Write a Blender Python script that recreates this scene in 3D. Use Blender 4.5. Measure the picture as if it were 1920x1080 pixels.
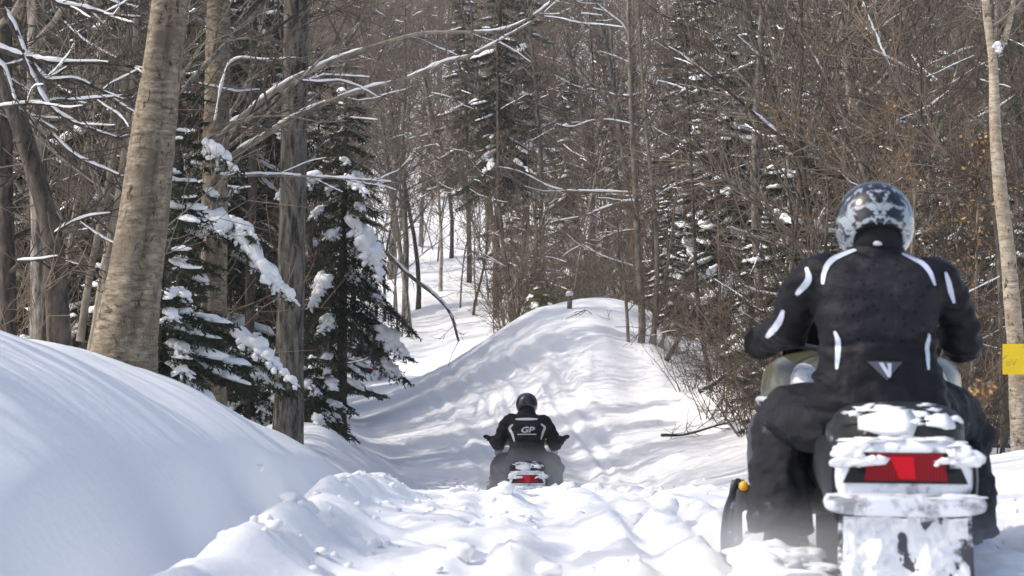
import bpy, bmesh, math, random
import numpy as np
from mathutils import Vector, Matrix, Quaternion
from mathutils.bvhtree import BVHTree

for o in list(bpy.data.objects):
    bpy.data.objects.remove(o, do_unlink=True)
SC = bpy.context.scene
COL = SC.collection
R = math.radians

# ------------------------------------------------------------------ camera
CAM_Z = 1.30
FPX = 3520.0          # focal length in pixels of the 1920 wide photograph
HOR = 490.0           # row of the horizon in the photograph
cam_d = bpy.data.cameras.new('camera')
cam = bpy.data.objects.new('camera', cam_d)
COL.objects.link(cam)
cam.location = (0, 0, CAM_Z)
cam.rotation_euler = (R(90), 0, 0)
cam_d.sensor_width = 36.0
cam_d.lens = 36.0 * FPX / 1920.0
cam_d.shift_y = -(540.0 - HOR) / 1920.0
cam_d.clip_start = 0.1
cam_d.clip_end = 2000
cam_d.dof.use_dof = True
cam_d.dof.focus_distance = 24.0
cam_d.dof.aperture_fstop = 6.3
SC.camera = cam

# ------------------------------------------------------------------ sky + sun
SUN_DIR = Vector((-0.78, -0.10, 0.0)).normalized() * math.cos(R(46)) + Vector((0, 0, math.sin(R(46))))
world = bpy.data.worlds.new('World')
SC.world = world
world.use_nodes = True
wn = world.node_tree.nodes
wl = world.node_tree.links
bg = wn['Background']
sky = wn.new('ShaderNodeTexSky')
sky.sky_type = 'NISHITA'
sky.sun_disc = False
sky.sun_elevation = math.asin(SUN_DIR.z)
sky.sun_rotation = math.atan2(SUN_DIR.x, SUN_DIR.y)
sky.altitude = 300
sky.air_density = 1.0
sky.dust_density = 4.0
sky.ozone_density = 1.0
wl.new(sky.outputs[0], bg.inputs[0])
bg.inputs[1].default_value = 0.15
sun_d = bpy.data.lights.new('sun', 'SUN')
sun_d.energy = 2.1
sun_d.angle = R(0.6)
sun_d.color = (1.0, 0.95, 0.87)
sun = bpy.data.objects.new('sun', sun_d)
COL.objects.link(sun)
sun.rotation_euler = SUN_DIR.to_track_quat('Z', 'Y').to_euler()
sun.location = (-30, -10, 40)
vs = SC.view_settings
SC.display_settings.display_device = 'sRGB'
vs.view_transform = 'Standard'
vs.look = 'None'
vs.exposure = 0.6
vs.gamma = 1.0
vs.use_curve_mapping = False
SC.cycles.use_denoising = True
SC.cycles.max_bounces = 6
SC.cycles.transparent_max_bounces = 12
SC.cycles.volume_bounces = 1
HAZE = 0.0004

# ------------------------------------------------------------------ helpers
rng = np.random.default_rng(7)

def PX(px, py, d):
    """a point seen at photograph pixel (px,py), d metres in front of the camera"""
    return Vector(((px - 960.0) / FPX * d, d, CAM_Z - (py - HOR) / FPX * d))

def _hash(ix, iy, seed):
    h = (ix.astype(np.int64) * 374761393 + iy.astype(np.int64) * 668265263 + seed * 982451653) & 0xFFFFFFFF
    h = ((h ^ (h >> 13)) * 1274126177) & 0xFFFFFFFF
    h = h ^ (h >> 16)
    return (h & 0xFFFF) / 65535.0

def vnoise(x, y, seed=0):
    x = np.asarray(x, float); y = np.asarray(y, float)
    ix = np.floor(x); iy = np.floor(y)
    fx = x - ix; fy = y - iy
    u = fx * fx * fx * (fx * (fx * 6 - 15) + 10)
    v = fy * fy * fy * (fy * (fy * 6 - 15) + 10)
    a = _hash(ix, iy, seed); b = _hash(ix + 1, iy, seed)
    c = _hash(ix, iy + 1, seed); d = _hash(ix + 1, iy + 1, seed)
    return (a + (b - a) * u + (c - a) * v + (a - b - c + d) * u * v) * 2 - 1

def fbm(x, y, seed=0, oct=4, gain=.5):
    s = 0; amp = 1; f = 1
    for k in range(oct):
        s = s + amp * vnoise(x * f + k * 17.3, y * f - k * 9.1, seed + k)
        amp *= gain; f *= 2.03
    return s

def sstep(a, b, x):
    t = np.clip((x - a) / (b - a), 0, 1)
    return t * t * (3 - 2 * t)

class Geo:
    """collects points and faces, links them as ONE mesh object"""
    def __init__(self):
        self.v = []; self.n = 0; self.f = []; self.m = []
    def add(self, verts, faces, mat=0):
        verts = np.asarray(verts, float).reshape(-1, 3)
        faces = np.asarray(faces, int)
        if len(faces) == 0: return
        self.v.append(verts); self.f.append(faces + self.n)
        self.m.append(np.full(len(faces), mat, np.int32)); self.n += len(verts)
    def tube(self, pts, rad, n=5, mat=0, cap=False, wob=0., ref=None, squash=None, seed=0):
        P = np.asarray(pts, float).reshape(-1, 3); k = len(P)
        rad = np.broadcast_to(np.asarray(rad, float), (k,))
        T = np.gradient(P, axis=0)
        T /= np.linalg.norm(T, axis=1)[:, None] + 1e-9
        r0 = np.array(ref if ref is not None else ((0, 0, 1) if abs(T[:, 2]).mean() < .8 else (1, 0, 0)), float)
        A = np.cross(T, r0); A /= np.linalg.norm(A, axis=1)[:, None] + 1e-9
        B = np.cross(A, T)
        ang = np.arange(n) / n * 2 * math.pi
        rr = np.repeat(rad[:, None], n, 1)
        if wob:
            L = np.cumsum(np.r_[0, np.linalg.norm(np.diff(P, axis=0), axis=1)])
            rr = rr * (1 + wob * fbm(np.cos(ang)[None, :] * 1.7 + L[:, None] / (rad.mean() * 4 + 1e-6), np.sin(ang)[None, :] * 1.7 + seed, seed, 3))
        sa, sb = (1, 1) if squash is None else squash
        V = P[:, None, :] + A[:, None, :] * (np.cos(ang) * rr * sa)[..., None] + B[:, None, :] * (np.sin(ang) * rr * sb)[..., None]
        i = np.arange(k - 1)[:, None] * n; j = np.arange(n)[None, :]; j2 = (j + 1) % n
        F = np.stack([i + j, i + j2, i + n + j2, i + n + j], -1).reshape(-1, 4)
        self.add(V.reshape(-1, 3), F, mat)
        if cap:
            for e, c in ((0, P[0]), (k - 1, P[-1])):
                ring = V[e]; idx = np.arange(n)
                vv = np.vstack([ring, c[None]])
                ff = np.stack([idx, np.full(n, n), (idx + 1) % n], -1) if e else np.stack([idx, (idx + 1) % n, np.full(n, n)], -1)
                self.add(vv, ff, mat)
    def cards(self, base, dirs, side, mat=0):
        N = len(base)
        if N == 0: return
        mid = base + dirs * .45
        V = np.stack([base, mid + side, base + dirs, mid - side], 1).reshape(-1, 3)
        F = np.arange(N * 4).reshape(-1, 4)
        self.add(V, F, mat)
    def box(self, c, s, mat=0, rot=None):
        x, y, z = [q / 2 for q in s]
        V = np.array([(-x,-y,-z),(x,-y,-z),(x,y,-z),(-x,y,-z),(-x,-y,z),(x,-y,z),(x,y,z),(-x,y,z)])
        if rot is not None: V = V @ np.array(rot).T
        self.add(V + np.array(c), [(0,3,2,1),(4,5,6,7),(0,1,5,4),(1,2,6,5),(2,3,7,6),(3,0,4,7)], mat)
    def mesh(self, name, mats, smooth=True):
        me = bpy.data.meshes.new(name)
        V = np.vstack(self.v) if self.v else np.zeros((0, 3))
        me.vertices.add(len(V)); me.vertices.foreach_set('co', V.ravel())
        tot = np.concatenate([np.full(len(f), f.shape[1]) for f in self.f]) if self.f else np.zeros(0, int)
        idx = np.concatenate([f.ravel() for f in self.f]) if self.f else np.zeros(0, int)
        st = np.concatenate([[0], np.cumsum(tot)[:-1]]) if len(tot) else tot
        me.loops.add(len(idx)); me.loops.foreach_set('vertex_index', idx.astype(np.int32))
        me.polygons.add(len(tot))
        me.polygons.foreach_set('loop_start', st.astype(np.int32))
        me.polygons.foreach_set('loop_total', tot.astype(np.int32))
        me.polygons.foreach_set('material_index', np.concatenate(self.m))
        me.polygons.foreach_set('use_smooth', np.full(len(tot), smooth))
        for m in (mats if isinstance(mats, (list, tuple)) else [mats]): me.materials.append(m)
        me.update(calc_edges=True); me.validate()
        return me
    def obj(self, name, mats, parent=None, smooth=True):
        return link(name, self.mesh(name, mats, smooth), parent)

def link(name, data, parent=None):
    o = bpy.data.objects.new(name, data)
    COL.objects.link(o)
    if parent is not None: o.parent = parent
    return o

def tag(o, label=None, cat=None, group=None, kind=None):
    if label: o['label'] = label
    if cat: o['category'] = cat
    if group: o['group'] = group
    if kind: o['kind'] = kind
    return o

def thing(name, label, cat, loc=(0, 0, 0), rotz=0., group=None):
    o = link(name, None)
    o.empty_display_size = .2
    o.location = loc; o.rotation_euler = (0, 0, rotz)
    return tag(o, label, cat, group)

_ico = {}
def ico(sub):
    if sub not in _ico:
        bm = bmesh.new(); bmesh.ops.create_icosphere(bm, subdivisions=sub, radius=1)
        _ico[sub] = (np.array([v.co for v in bm.verts]), np.array([[v.index for v in f.verts] for f in bm.faces])); bm.free()
    return _ico[sub]

def rot_to(d):
    """3x3 with x axis along d, z roughly up"""
    d = np.asarray(d, float); d = d / (np.linalg.norm(d) + 1e-9)
    s = np.cross((0, 0, 1), d); s /= np.linalg.norm(s) + 1e-9
    return np.stack([d, s, np.cross(d, s)], 1)

def blob(g, c, size, d=(1, 0, 0), sub=2, rough=.25, seed=0, mat=0, flat=.35):
    """a lump of snow: noisy ellipsoid with a flattened underside"""
    V, F = ico(sub)
    k = 1 + rough * fbm(V[:, 0] * 1.6 + seed * 3.1, V[:, 1] * 1.6 + V[:, 2] * 1.3 - seed, seed, 2)
    W = V * k[:, None]
    W[:, 2] = np.where(W[:, 2] < 0, W[:, 2] * flat, W[:, 2])
    W = (W * np.asarray(size)) @ rot_to(d).T + np.asarray(c)
    g.add(W, F, mat)

# ------------------------------------------------------------------ materials
def nodes(name):
    m = bpy.data.materials.new(name); m.use_nodes = True
    nt = m.node_tree
    return m, nt, nt.nodes, nt.links, nt.nodes['Principled BSDF']

def mat_plain(name, col, rough=.6, spec=.4, metal=0., bump=0., bscale=60., var=0., coat=0., emit=None, es=0.):
    m, nt, N, L, P = nodes(name)
    P.inputs['Base Color'].default_value = (*col, 1)
    P.inputs['Roughness'].default_value = rough
    P.inputs['Specular IOR Level'].default_value = spec
    P.inputs['Metallic'].default_value = metal
    P.inputs['Coat Weight'].default_value = coat
    if emit:
        P.inputs['Emission Color'].default_value = (*emit, 1); P.inputs['Emission Strength'].default_value = es
    if bump or var:
        tc = N.new('ShaderNodeTexCoord'); nz = N.new('ShaderNodeTexNoise')
        nz.inputs['Scale'].default_value = bscale; nz.inputs['Detail'].default_value = 5
        L.new(tc.outputs['Object'], nz.inputs['Vector'])
        if bump:
            b = N.new('ShaderNodeBump'); b.inputs['Strength'].default_value = bump; b.inputs['Distance'].default_value = .02
            L.new(nz.outputs['Fac'], b.inputs['Height']); L.new(b.outputs[0], P.inputs['Normal'])
        if var:
            r = N.new('ShaderNodeValToRGB')
            r.color_ramp.elements[0].position = .3; r.color_ramp.elements[1].position = .7
            r.color_ramp.elements[0].color = (*[c * (1 - var) for c in col], 1)
            r.color_ramp.elements[1].color = (*[min(1, c * (1 + var)) for c in col], 1)
            L.new(nz.outputs['Fac'], r.inputs[0]); L.new(r.outputs[0], P.inputs['Base Color'])
    return m

def mat_bark(name, c0, c1, c2, scale=(6, 6, 30), bump=.5, lo=.35, hi=.65, sn=0.):
    """three tones; stretched noise; optional lichen/snow flecks"""
    m, nt, N, L, P = nodes(name)
    tc = N.new('ShaderNodeTexCoord'); mp = N.new('ShaderNodeMapping')
    mp.inputs['Scale'].default_value = scale
    L.new(tc.outputs['Object'], mp.inputs['Vector'])
    n1 = N.new('ShaderNodeTexNoise'); n1.inputs['Scale'].default_value = 1; n1.inputs['Detail'].default_value = 6; n1.inputs['Roughness'].default_value = .65
    L.new(mp.outputs[0], n1.inputs['Vector'])
    n2 = N.new('ShaderNodeTexNoise'); n2.inputs['Scale'].default_value = 2.3; n2.inputs['Detail'].default_value = 4
    L.new(tc.outputs['Object'], n2.inputs['Vector'])
    r = N.new('ShaderNodeValToRGB'); e = r.color_ramp.elements
    e[0].position = lo; e[0].color = (*c0, 1); e[1].position = hi; e[1].color = (*c1, 1)
    L.new(n1.outputs['Fac'], r.inputs[0])
    mx = N.new('ShaderNodeMixRGB'); mx.inputs[2].default_value = (*c2, 1)
    r2 = N.new('ShaderNodeValToRGB'); r2.color_ramp.elements[0].position = .55; r2.color_ramp.elements[1].position = .75
    L.new(n2.outputs['Fac'], r2.inputs[0]); L.new(r2.outputs[0], mx.inputs[0]); L.new(r.outputs[0], mx.inputs[1])
    L.new(mx.outputs[0], P.inputs['Base Color'])
    P.inputs['Roughness'].default_value = .85; P.inputs['Specular IOR Level'].default_value = .2
    b = N.new('ShaderNodeBump'); b.inputs['Strength'].default_value = bump; b.inputs['Distance'].default_value = .02
    L.new(n1.outputs['Fac'], b.inputs['Height']); L.new(b.outputs[0], P.inputs['Normal'])
    return m

def mat_leaf(name, col, var=.35, trans=.25, rough=.7):
    m, nt, N, L, P = nodes(name)
    tc = N.new('ShaderNodeTexCoord'); nz = N.new('ShaderNodeTexNoise'); nz.inputs['Scale'].default_value = 9
    L.new(tc.outputs['Object'], nz.inputs['Vector'])
    r = N.new('ShaderNodeValToRGB'); e = r.color_ramp.elements
    e[0].position = .3; e[1].position = .7
    e[0].color = (*[c * (1 - var) for c in col], 1); e[1].color = (*[c * (1 + var) for c in col], 1)
    L.new(nz.outputs['Fac'], r.inputs[0]); L.new(r.outputs[0], P.inputs['Base Color'])
    P.inputs['Roughness'].default_value = rough; P.inputs['Specular IOR Level'].default_value = .2
    return m

def mat_snow():
    m, nt, N, L, P = nodes('snow')
    P.inputs['Base Color'].default_value = (.90, .895, .89, 1)
    P.inputs['Roughness'].default_value = .55; P.inputs['Specular IOR Level'].default_value = .25
    tc = N.new('ShaderNodeTexCoord')
    n1 = N.new('ShaderNodeTexNoise'); n1.inputs['Scale'].default_value = 12; n1.inputs['Detail'].default_value = 9; n1.inputs['Roughness'].default_value = .72
    L.new(tc.outputs['Object'], n1.inputs['Vector'])
    b = N.new('ShaderNodeBump'); b.inputs['Strength'].default_value = .35; b.inputs['Distance'].default_value = .04
    L.new(n1.outputs['Fac'], b.inputs['Height']); L.new(b.outputs[0], P.inputs['Normal'])
    return m

M = {}
M['snow'] = mat_snow()
M['snow_pad'] = mat_plain('snow_pad', (.90, .895, .89), .6, .25, bump=.3, bscale=14)
M['twig'] = mat_plain('twig', (.128, .094, .068), .8, .2, var=.35, bscale=1.2)
M['twig_grey'] = mat_plain('twig_grey', (.125, .110, .088), .8, .2, var=.35, bscale=1.2)
M['twig_dark'] = mat_plain('twig_dark', (.062, .052, .045), .85, .2, var=.3, bscale=2)
def per_tree(m, lo, hi):
    """every tree its own tone"""
    nt = m.node_tree; P = nt.nodes['Principled BSDF']; src = P.inputs['Base Color'].links[0].from_socket
    oi = nt.nodes.new('ShaderNodeObjectInfo'); mr = nt.nodes.new('ShaderNodeMapRange'); mr.inputs[3].default_value = lo; mr.inputs[4].default_value = hi
    mx = nt.nodes.new('ShaderNodeVectorMath'); mx.operation = 'SCALE'
    nt.links.new(oi.outputs['Random'], mr.inputs[0]); nt.links.new(src, mx.inputs[0]); nt.links.new(mr.outputs[0], mx.inputs['Scale']); nt.links.new(mx.outputs[0], P.inputs['Base Color'])
for _k in ('twig', 'twig_grey'): per_tree(M[_k], .5, 2.0)
M['bark_grey'] = mat_bark('bark_grey', (.05, .043, .036), (.25, .225, .19), (.14, .13, .11), (16, 16, 3.5), 1., .40, .60)
M['bark_dark'] = mat_bark('bark_dark', (.025, .021, .018), (.12, .10, .082), (.06, .052, .045), (13, 13, 4), 1., .38, .62)
M['bark_sapling'] = mat_bark('bark_sapling', (.10, .08, .06), (.27, .235, .185), (.17, .145, .11), (10, 10, 5), .4)
per_tree(M['bark_sapling'], .7, 1.9); per_tree(M['bark_grey'], .7, 1.4)
def mat_yellow_birch(name, c0, c1, c2, dark):
    """curling horizontal flakes, darker stained patches, black knots"""
    m, nt, N, L, P = nodes(name)
    tc = N.new('ShaderNodeTexCoord')
    def noise(sc, detail=5, rough=.6, dist=0.):
        mp = N.new('ShaderNodeMapping'); mp.inputs['Scale'].default_value = sc; L.new(tc.outputs['Object'], mp.inputs['Vector'])
        n = N.new('ShaderNodeTexNoise'); n.inputs['Scale'].default_value = 1; n.inputs['Detail'].default_value = detail; n.inputs['Roughness'].default_value = rough; n.inputs['Distortion'].default_value = dist; L.new(mp.outputs[0], n.inputs['Vector']); return n.outputs['Fac']
    def ramp(src, p0, p1, k0=(0, 0, 0), k1=(1, 1, 1)):
        r = N.new('ShaderNodeValToRGB'); e = r.color_ramp.elements; e[0].position = p0; e[1].position = p1; e[0].color = (*k0, 1); e[1].color = (*k1, 1); L.new(src, r.inputs[0]); return r.outputs[0]
    def mix(f, a, b):
        x = N.new('ShaderNodeMixRGB'); L.new(f, x.inputs[0])
        for i, q in ((1, a), (2, b)):
            if isinstance(q, tuple): x.inputs[i].default_value = (*q, 1)
            else: L.new(q, x.inputs[i])
        return x.outputs[0]
    flakes = noise((9, 9, 34), 7, .7, .4); col = ramp(flakes, .36, .62, c0, c1)
    col = mix(ramp(noise((3.2, 3.2, 2.2), 6, .7, .8), .45, .62), col, c2)
    col = mix(ramp(noise((14, 14, 8), 6, .75, .8), .56, .64), col, dark)
    col = mix(ramp(noise((26, 26, 6), 4, .7), .62, .72), col, tuple(q * .6 for q in c0))
    L.new(col, P.inputs['Base Color']); P.inputs['Roughness'].default_value = .8; P.inputs['Specular IOR Level'].default_value = .25
    b = N.new('ShaderNodeBump'); b.inputs['Strength'].default_value = .9; b.inputs['Distance'].default_value = .02; L.new(flakes, b.inputs['Height']); L.new(b.outputs[0], P.inputs['Normal'])
    return m
M['bark_pale'] = mat_yellow_birch('bark_pale', (.085, .064, .044), (.37, .31, .225), (.15, .118, .083), (.032, .024, .018))
M['bark_birch'] = mat_yellow_birch('bark_birch', (.20, .15, .10), (.60, .52, .40), (.34, .26, .18), (.06, .045, .035))
M['needle'] = mat_leaf('needle', (.040, .050, .026))
M['needle_light'] = mat_leaf('needle_light', (.16, .18, .06))
M['dead_leaf'] = mat_leaf('dead_leaf', (.42, .25, .10), .35)

# ------------------------------------------------------------------ terrain
_yk = [-30, 0, 5, 7.3, 8.2, 10, 13, 16, 18, 21, 25, 30, 38, 50, 58, 66, 80, 100, 140, 200, 300, 420]
_zk = [.2, .16, .15, .08, .0, -.13, -.40, -.72, -1.02, -1.60, -2.14, -2.28, -2.25, -1.95, -1.65, -1.35, -.45, 1.5, 8.0, 22, 50, 80]
_yt = np.linspace(-30, 420, 4501)
_zt = np.interp(_yt, _yk, _zk)
_ker = np.exp(-np.linspace(-2.2, 2.2, 31) ** 2); _ker /= _ker.sum()
_zt = np.convolve(np.pad(_zt, 15, mode='edge'), _ker, 'valid')
def z0(y): return np.interp(y, _yt, _zt)
def trail_x(y): return np.interp(y, [-30, 0, 20, 29, 38, 50, 60, 70, 85, 120], [.5, .5, .4, .2, -1.1, -3.6, -4.0, -4.4, -8, -20])

def ground(x, y, fine=True):
    x = np.asarray(x, float); y = np.asarray(y, float)
    x, y = np.broadcast_arrays(x, y)
    tx = trail_x(y); u = x - tx                      # sideways from the trail
    base = z0(y)
    big = fbm(x * .11 + 3, y * .11, 11, 3) * .28
    # left bank: groove, ridge, steep face, crest, forest floor behind
    lw = 1 - sstep(26, 33, y)
    lx = u + .45
    lh = np.interp(y, [0, 7, 9, 12, 16, 20, 23, 28], [1.05, 1.03, 1.0, .96, .82, .80, .85, .75])
    tb = np.clip((-1.32 - lx) / 1.75, 0, 1); tb = sstep(0, .22, tb) * (1 - (1 - tb) ** 2.0)
    lb = lh * tb - lh * .5 * sstep(-3.0, -4.8, lx)
    lb = lb * (1 + .06 * fbm(y * .4, x * .25, 5, 2)) + .016 * fbm(y * .5, lx * 1.6, 8, 3) * sstep(-1.4, -1.8, lx)
    ridge = .21 * np.exp(-((lx + .98 + .05 * np.sin(y * 1.3)) / .20) ** 2) * (1 + .35 * fbm(y * .9, x * .5, 6, 2)) * sstep(17, 11, y)
    groove = -.06 * np.exp(-((lx + 1.38) / .2) ** 2) * sstep(17, 12, y)
    lfar = .95 * sstep(-1.9, -3.6, u)
    z = base + lw * (lb + ridge + groove) + (1 - lw) * lfar
    # right bank
    ra = np.interp(y, [8, 14, 19, 23, 27, 36], [.22, .25, .32, .70, .95, .90])
    rb = ra * (.5 * sstep(1.1, 2.6, u) + .5 * sstep(2.4, 4.2, u))
    z = z + rb * (1 - .35 * sstep(55, 70, y))
    # the ploughed mound right of the trail
    mx, my = 1.55, 41.5
    dx = np.where(x < mx, (x - mx) / 3.1, (x - mx) / 2.9)
    dy = np.where(y < my, (y - my) / 8.2, (y - my) / 6.0)
    rr = np.sqrt(dx ** 2 + dy ** 2)
    mound = 2.3 / (1 + (rr / .95) ** 3.0)
    mound = mound + .10 * fbm(x * .5, y * .3, 21, 2) * np.exp(-(rr / 1.4) ** 2)
    z = z - rb * .8 * np.exp(-(rr / 1.5) ** 4) + mound
    # knoll under the third trunk
    z = z + .32 * np.exp(-(((x + 2.75) / .9) ** 2 + ((y - 26) / 1.5) ** 2))
    off = sstep(2.3, 4.5, np.abs(u))
    z = z + big * off * (1 - .6 * np.exp(-(rr / 1.2) ** 2))
    z = z + off * .10 * fbm(x * .7, y * .5, 31, 3)
    if fine:
        on = (1 - sstep(1.1, 2.4, np.abs(u - .2)))
        w = .10 * vnoise(y * .35, 0 * y, 41)
        # ski and track grooves along the trail
        for c, dd, ww in ((-.62, .05, .07), (-.28, .06, .12), (.10, .085, .055), (.40, .08, .06), (.78, .07, .14), (1.15, .06, .07), (1.5, .06, .1)):
            c2 = u - c - w * (1 + c) - .05 * vnoise(y * .8, c + 0 * y, 43)
            gr = -dd * np.exp(-(c2 / ww) ** 2) + dd * .6 * np.exp(-((np.abs(c2) - ww * 1.9) / (ww * .7)) ** 2)
            z = z + gr * (1 - sstep(34, 50, y)) * (.55 + .45 * vnoise(y * .5, c * 9 + 0 * y, 44))
        # prints of the track lugs
        for c in (-.28, .78):
            c2 = (u - c - w * (1 + c)) / .17
            z = z + .014 * np.exp(-c2 ** 4) * np.sin(y * 2 * math.pi / .27 + .8 * vnoise(u * 3, y, 46)) * sstep(6, 8, y) * (1 - sstep(30, 45, y)) * (.4 + .6 * (vnoise(y * .7, c + 0 * y, 47) > -.2))
        # churned powder in the near trail
        ch = on * sstep(5, 8, y) * (1 - sstep(24, 34, y))
        n1 = np.abs(fbm(u * 1.9, y * .9, 51, 4, .55))
        z = z + ch * (.025 - .06 * n1)
        z = z + ch * (.021 * fbm(u * 5, y * 2.4, 57, 4, .62) + .020 * np.abs(fbm(u * 15, y * 9, 58, 2)))
        # old tracks over the mound face
        mf = np.exp(-((rr - .75) / .55) ** 2) * (y < my)
        for a, b, s in ((-.8, .22, 1), (-.15, .30, 1.3), (.6, .26, .9), (1.9, .18, 1.1)):
            c2 = x - (a + .35 * np.sin((y - 30) * .32 * s) + b * (y - 34) * .28)
            z = z - mf * (.5 + .5 * vnoise(x * .6, y * .5, 71)) * (.07 * np.exp(-(c2 / .3) ** 2) - .04 * np.exp(-((np.abs(c2) - .45) / .2) ** 2))
        # low wind ripples
        z = z + .016 * fbm(x * 1.2, y * .8, 61, 3) + (1 - on) * .012 * np.sin(x * 3 + y * 1.1 + 2 * vnoise(x, y * .5, 62))
    return z

def gz(x, y): return float(ground(x, y))

def build_ground():
    def grade(a, b, s0, g):
        out = []; p = a; s = s0
        while (p < b if s0 > 0 else p > b):
            p += s; s *= g; out.append(p)
        return out
    xs = sorted(grade(-4.6, -150, -.06, 1.07) + list(np.arange(-4.6, 4.6, .054)) + grade(4.55, 150, .06, 1.07))
    ys = list(np.arange(-25, 5, 1.2)) + list(np.arange(5, 32, .05)) + list(np.arange(32, 52, .11)) + grade(52, 420, .16, 1.035)
    xs = np.array(xs); ys = np.array(ys)
    X, Y = np.meshgrid(xs, ys)
    Z = ground(X, Y)
    nx, ny = len(xs), len(ys)
    i = np.arange(ny - 1)[:, None] * nx; j = np.arange(nx - 1)[None, :]
    F = np.stack([i + j, i + j + 1, i + nx + j + 1, i + nx + j], -1).reshape(-1, 4)
    g = Geo(); g.add(np.stack([X, Y, Z], -1).reshape(-1, 3), F)
    o = g.obj('snow_ground', M['snow'])
    tag(o, 'deep white snow covering the trail, banks and forest floor', None, None, 'structure')
build_ground()

# ------------------------------------------------------------------ tree makers (each returns part meshes)
def wander(p, d, L, k, rs, curl=.12, up=0.):
    """a crooked path of k+1 points from p along d"""
    P = [np.array(p, float)]; d = np.array(d, float); d /= np.linalg.norm(d)
    for _ in range(k):
        d = d + rs.normal(0, curl, 3) + np.array((0, 0, up)); d /= np.linalg.norm(d)
        P.append(P[-1] + d * L / k)
    return np.array(P)

def at(P, t):
    k = (len(P) - 1) * t; i = min(int(k), len(P) - 2); f = k - i
    d = P[i + 1] - P[i]
    return P[i] * (1 - f) + P[i + 1] * f, d / (np.linalg.norm(d) + 1e-9)

def side_dir(d, ang, az):
    d = d / np.linalg.norm(d)
    a = np.cross(d, (0, 0, 1.0)); 
    if np.linalg.norm(a) < .05: a = np.array((1., 0, 0))
    a /= np.linalg.norm(a); b = np.cross(d, a)
    return d * math.cos(ang) + (a * math.cos(az) + b * math.sin(az)) * math.sin(ang)

def snow_line(g, P, r, rs, cover=.6, thick=1.4, n=6, lo=.05, hi=1.0, maxsteep=.5):
    """snow lying in uneven stretches along the top of a limb"""
    P = np.asarray(P, float); m = max(7, int(np.linalg.norm(np.diff(P, axis=0), axis=1).sum() / .055))
    T = np.linspace(lo, hi, m); Q = np.array([at(P, t)[0] for t in T]); rad = np.interp(T, np.linspace(0, 1, len(P)), np.broadcast_to(r, (len(P),)))
    steep = np.abs(np.gradient(Q[:, 2])) / (np.linalg.norm(np.gradient(Q, axis=0), axis=1) + 1e-9)
    i = 0
    while i < m - 3:
        ln = int(rs.integers(4, 26))
        if rs.random() < cover and steep[i:i + ln].mean() < maxsteep:
            seg = slice(i, min(m, i + ln)); q = Q[seg].copy(); rr = rad[seg]; k = len(q)
            if k >= 3:
                w = np.sin(np.linspace(.06, .94, k) * math.pi) ** .3 * (.75 + .45 * np.abs(vnoise(np.arange(k) * .45, np.full(k, rs.random() * 99), 3)) ** .7 + rs.normal(0, .07, k))
                h = np.maximum(.004, (rr * thick * .8 + .0065) * w)
                q[:, 2] += rr * .7 + h * .25; q[:, :2] += rs.normal(0, .15, (k, 2)) * h[:, None]
                g.tube(q, h, n, 0, True, .18, None, (.9, .8), int(rs.integers(99)))
        i += ln + int(rs.integers(0, 4))

def make_hardwood(seed, H=13., r=.11, limbs=24, subs=6, twigs=3, start=.3, spread=.32, bark='bark_grey', twig='twig', snow=.25, tr=.0065, sides=8, curl=.05, up=.06):
    rs = np.random.default_rng(seed)
    gt, gc, gs = Geo(), Geo(), Geo()
    P = wander((0, 0, -.3), (rs.normal(0, .04), rs.normal(0, .04), 1), H, 12, rs, curl, .03)
    rad = r * np.linspace(1, .12, 13); rad[0] *= 1.25
    gt.tube(P, rad, sides, 0, False, .10, None, None, seed)
    for i in range(limbs):
        t = start + (1 - start) * ((i + rs.random()) / limbs) ** .9
        p, d = at(P, t); rr = np.interp(t, np.linspace(0, 1, 13), rad)
        L = H * spread * (1.15 - t) * rs.uniform(.7, 1.25) + .4
        dd = side_dir(d, R(rs.uniform(35, 72)), rs.uniform(0, 6.28))
        Q = wander(p, dd, L, 6, rs, .12, up)
        r1 = min(rr * .5, .008 + L * .009)
        q = r1 * np.linspace(1, .25, 7)
        (gt if r1 > .022 else gc).tube(Q, q, 5 if r1 > .022 else 4)
        if snow and abs(dd[2]) < .75 and rs.random() < snow * 1.6:
            snow_line(gs, Q, q, rs, .45, 1.2, 5)
        for j in range(subs):
            t2 = .18 + .8 * (j + rs.random()) / subs
            p2, d2 = at(Q, t2)
            L2 = L * (1.1 - t2) * rs.uniform(.4, .75) + .2
            S = wander(p2, side_dir(d2, R(rs.uniform(25, 60)), rs.uniform(0, 6.28)), L2, 4, rs, .14, up * .8)
            gc.tube(S, max(tr * 1.3, r1 * .45) * np.linspace(1, .4, 5), 3)
            if snow and rs.random() < snow * .5: snow_line(gs, S, tr * 1.5, rs, .5, 1.6, 4)
            for k in range(twigs):
                p3, d3 = at(S, .15 + .85 * rs.random())
                T = wander(p3, side_dir(d3, R(rs.uniform(20, 60)), rs.uniform(0, 6.28)), L2 * rs.uniform(.35, .7) + .08, 1, rs, .15, .1)
                gc.tube(T, tr * np.linspace(1, .45, 2), 3)
    nm = 'hardwood%d' % seed
    return [('trunk', gt.mesh('trunk', M[bark])), ('crown', gc.mesh('crown', M[twig]))] + ([('snow_cover', gs.mesh('snow_cover', M['snow_pad']))] if gs.n else [])

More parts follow.
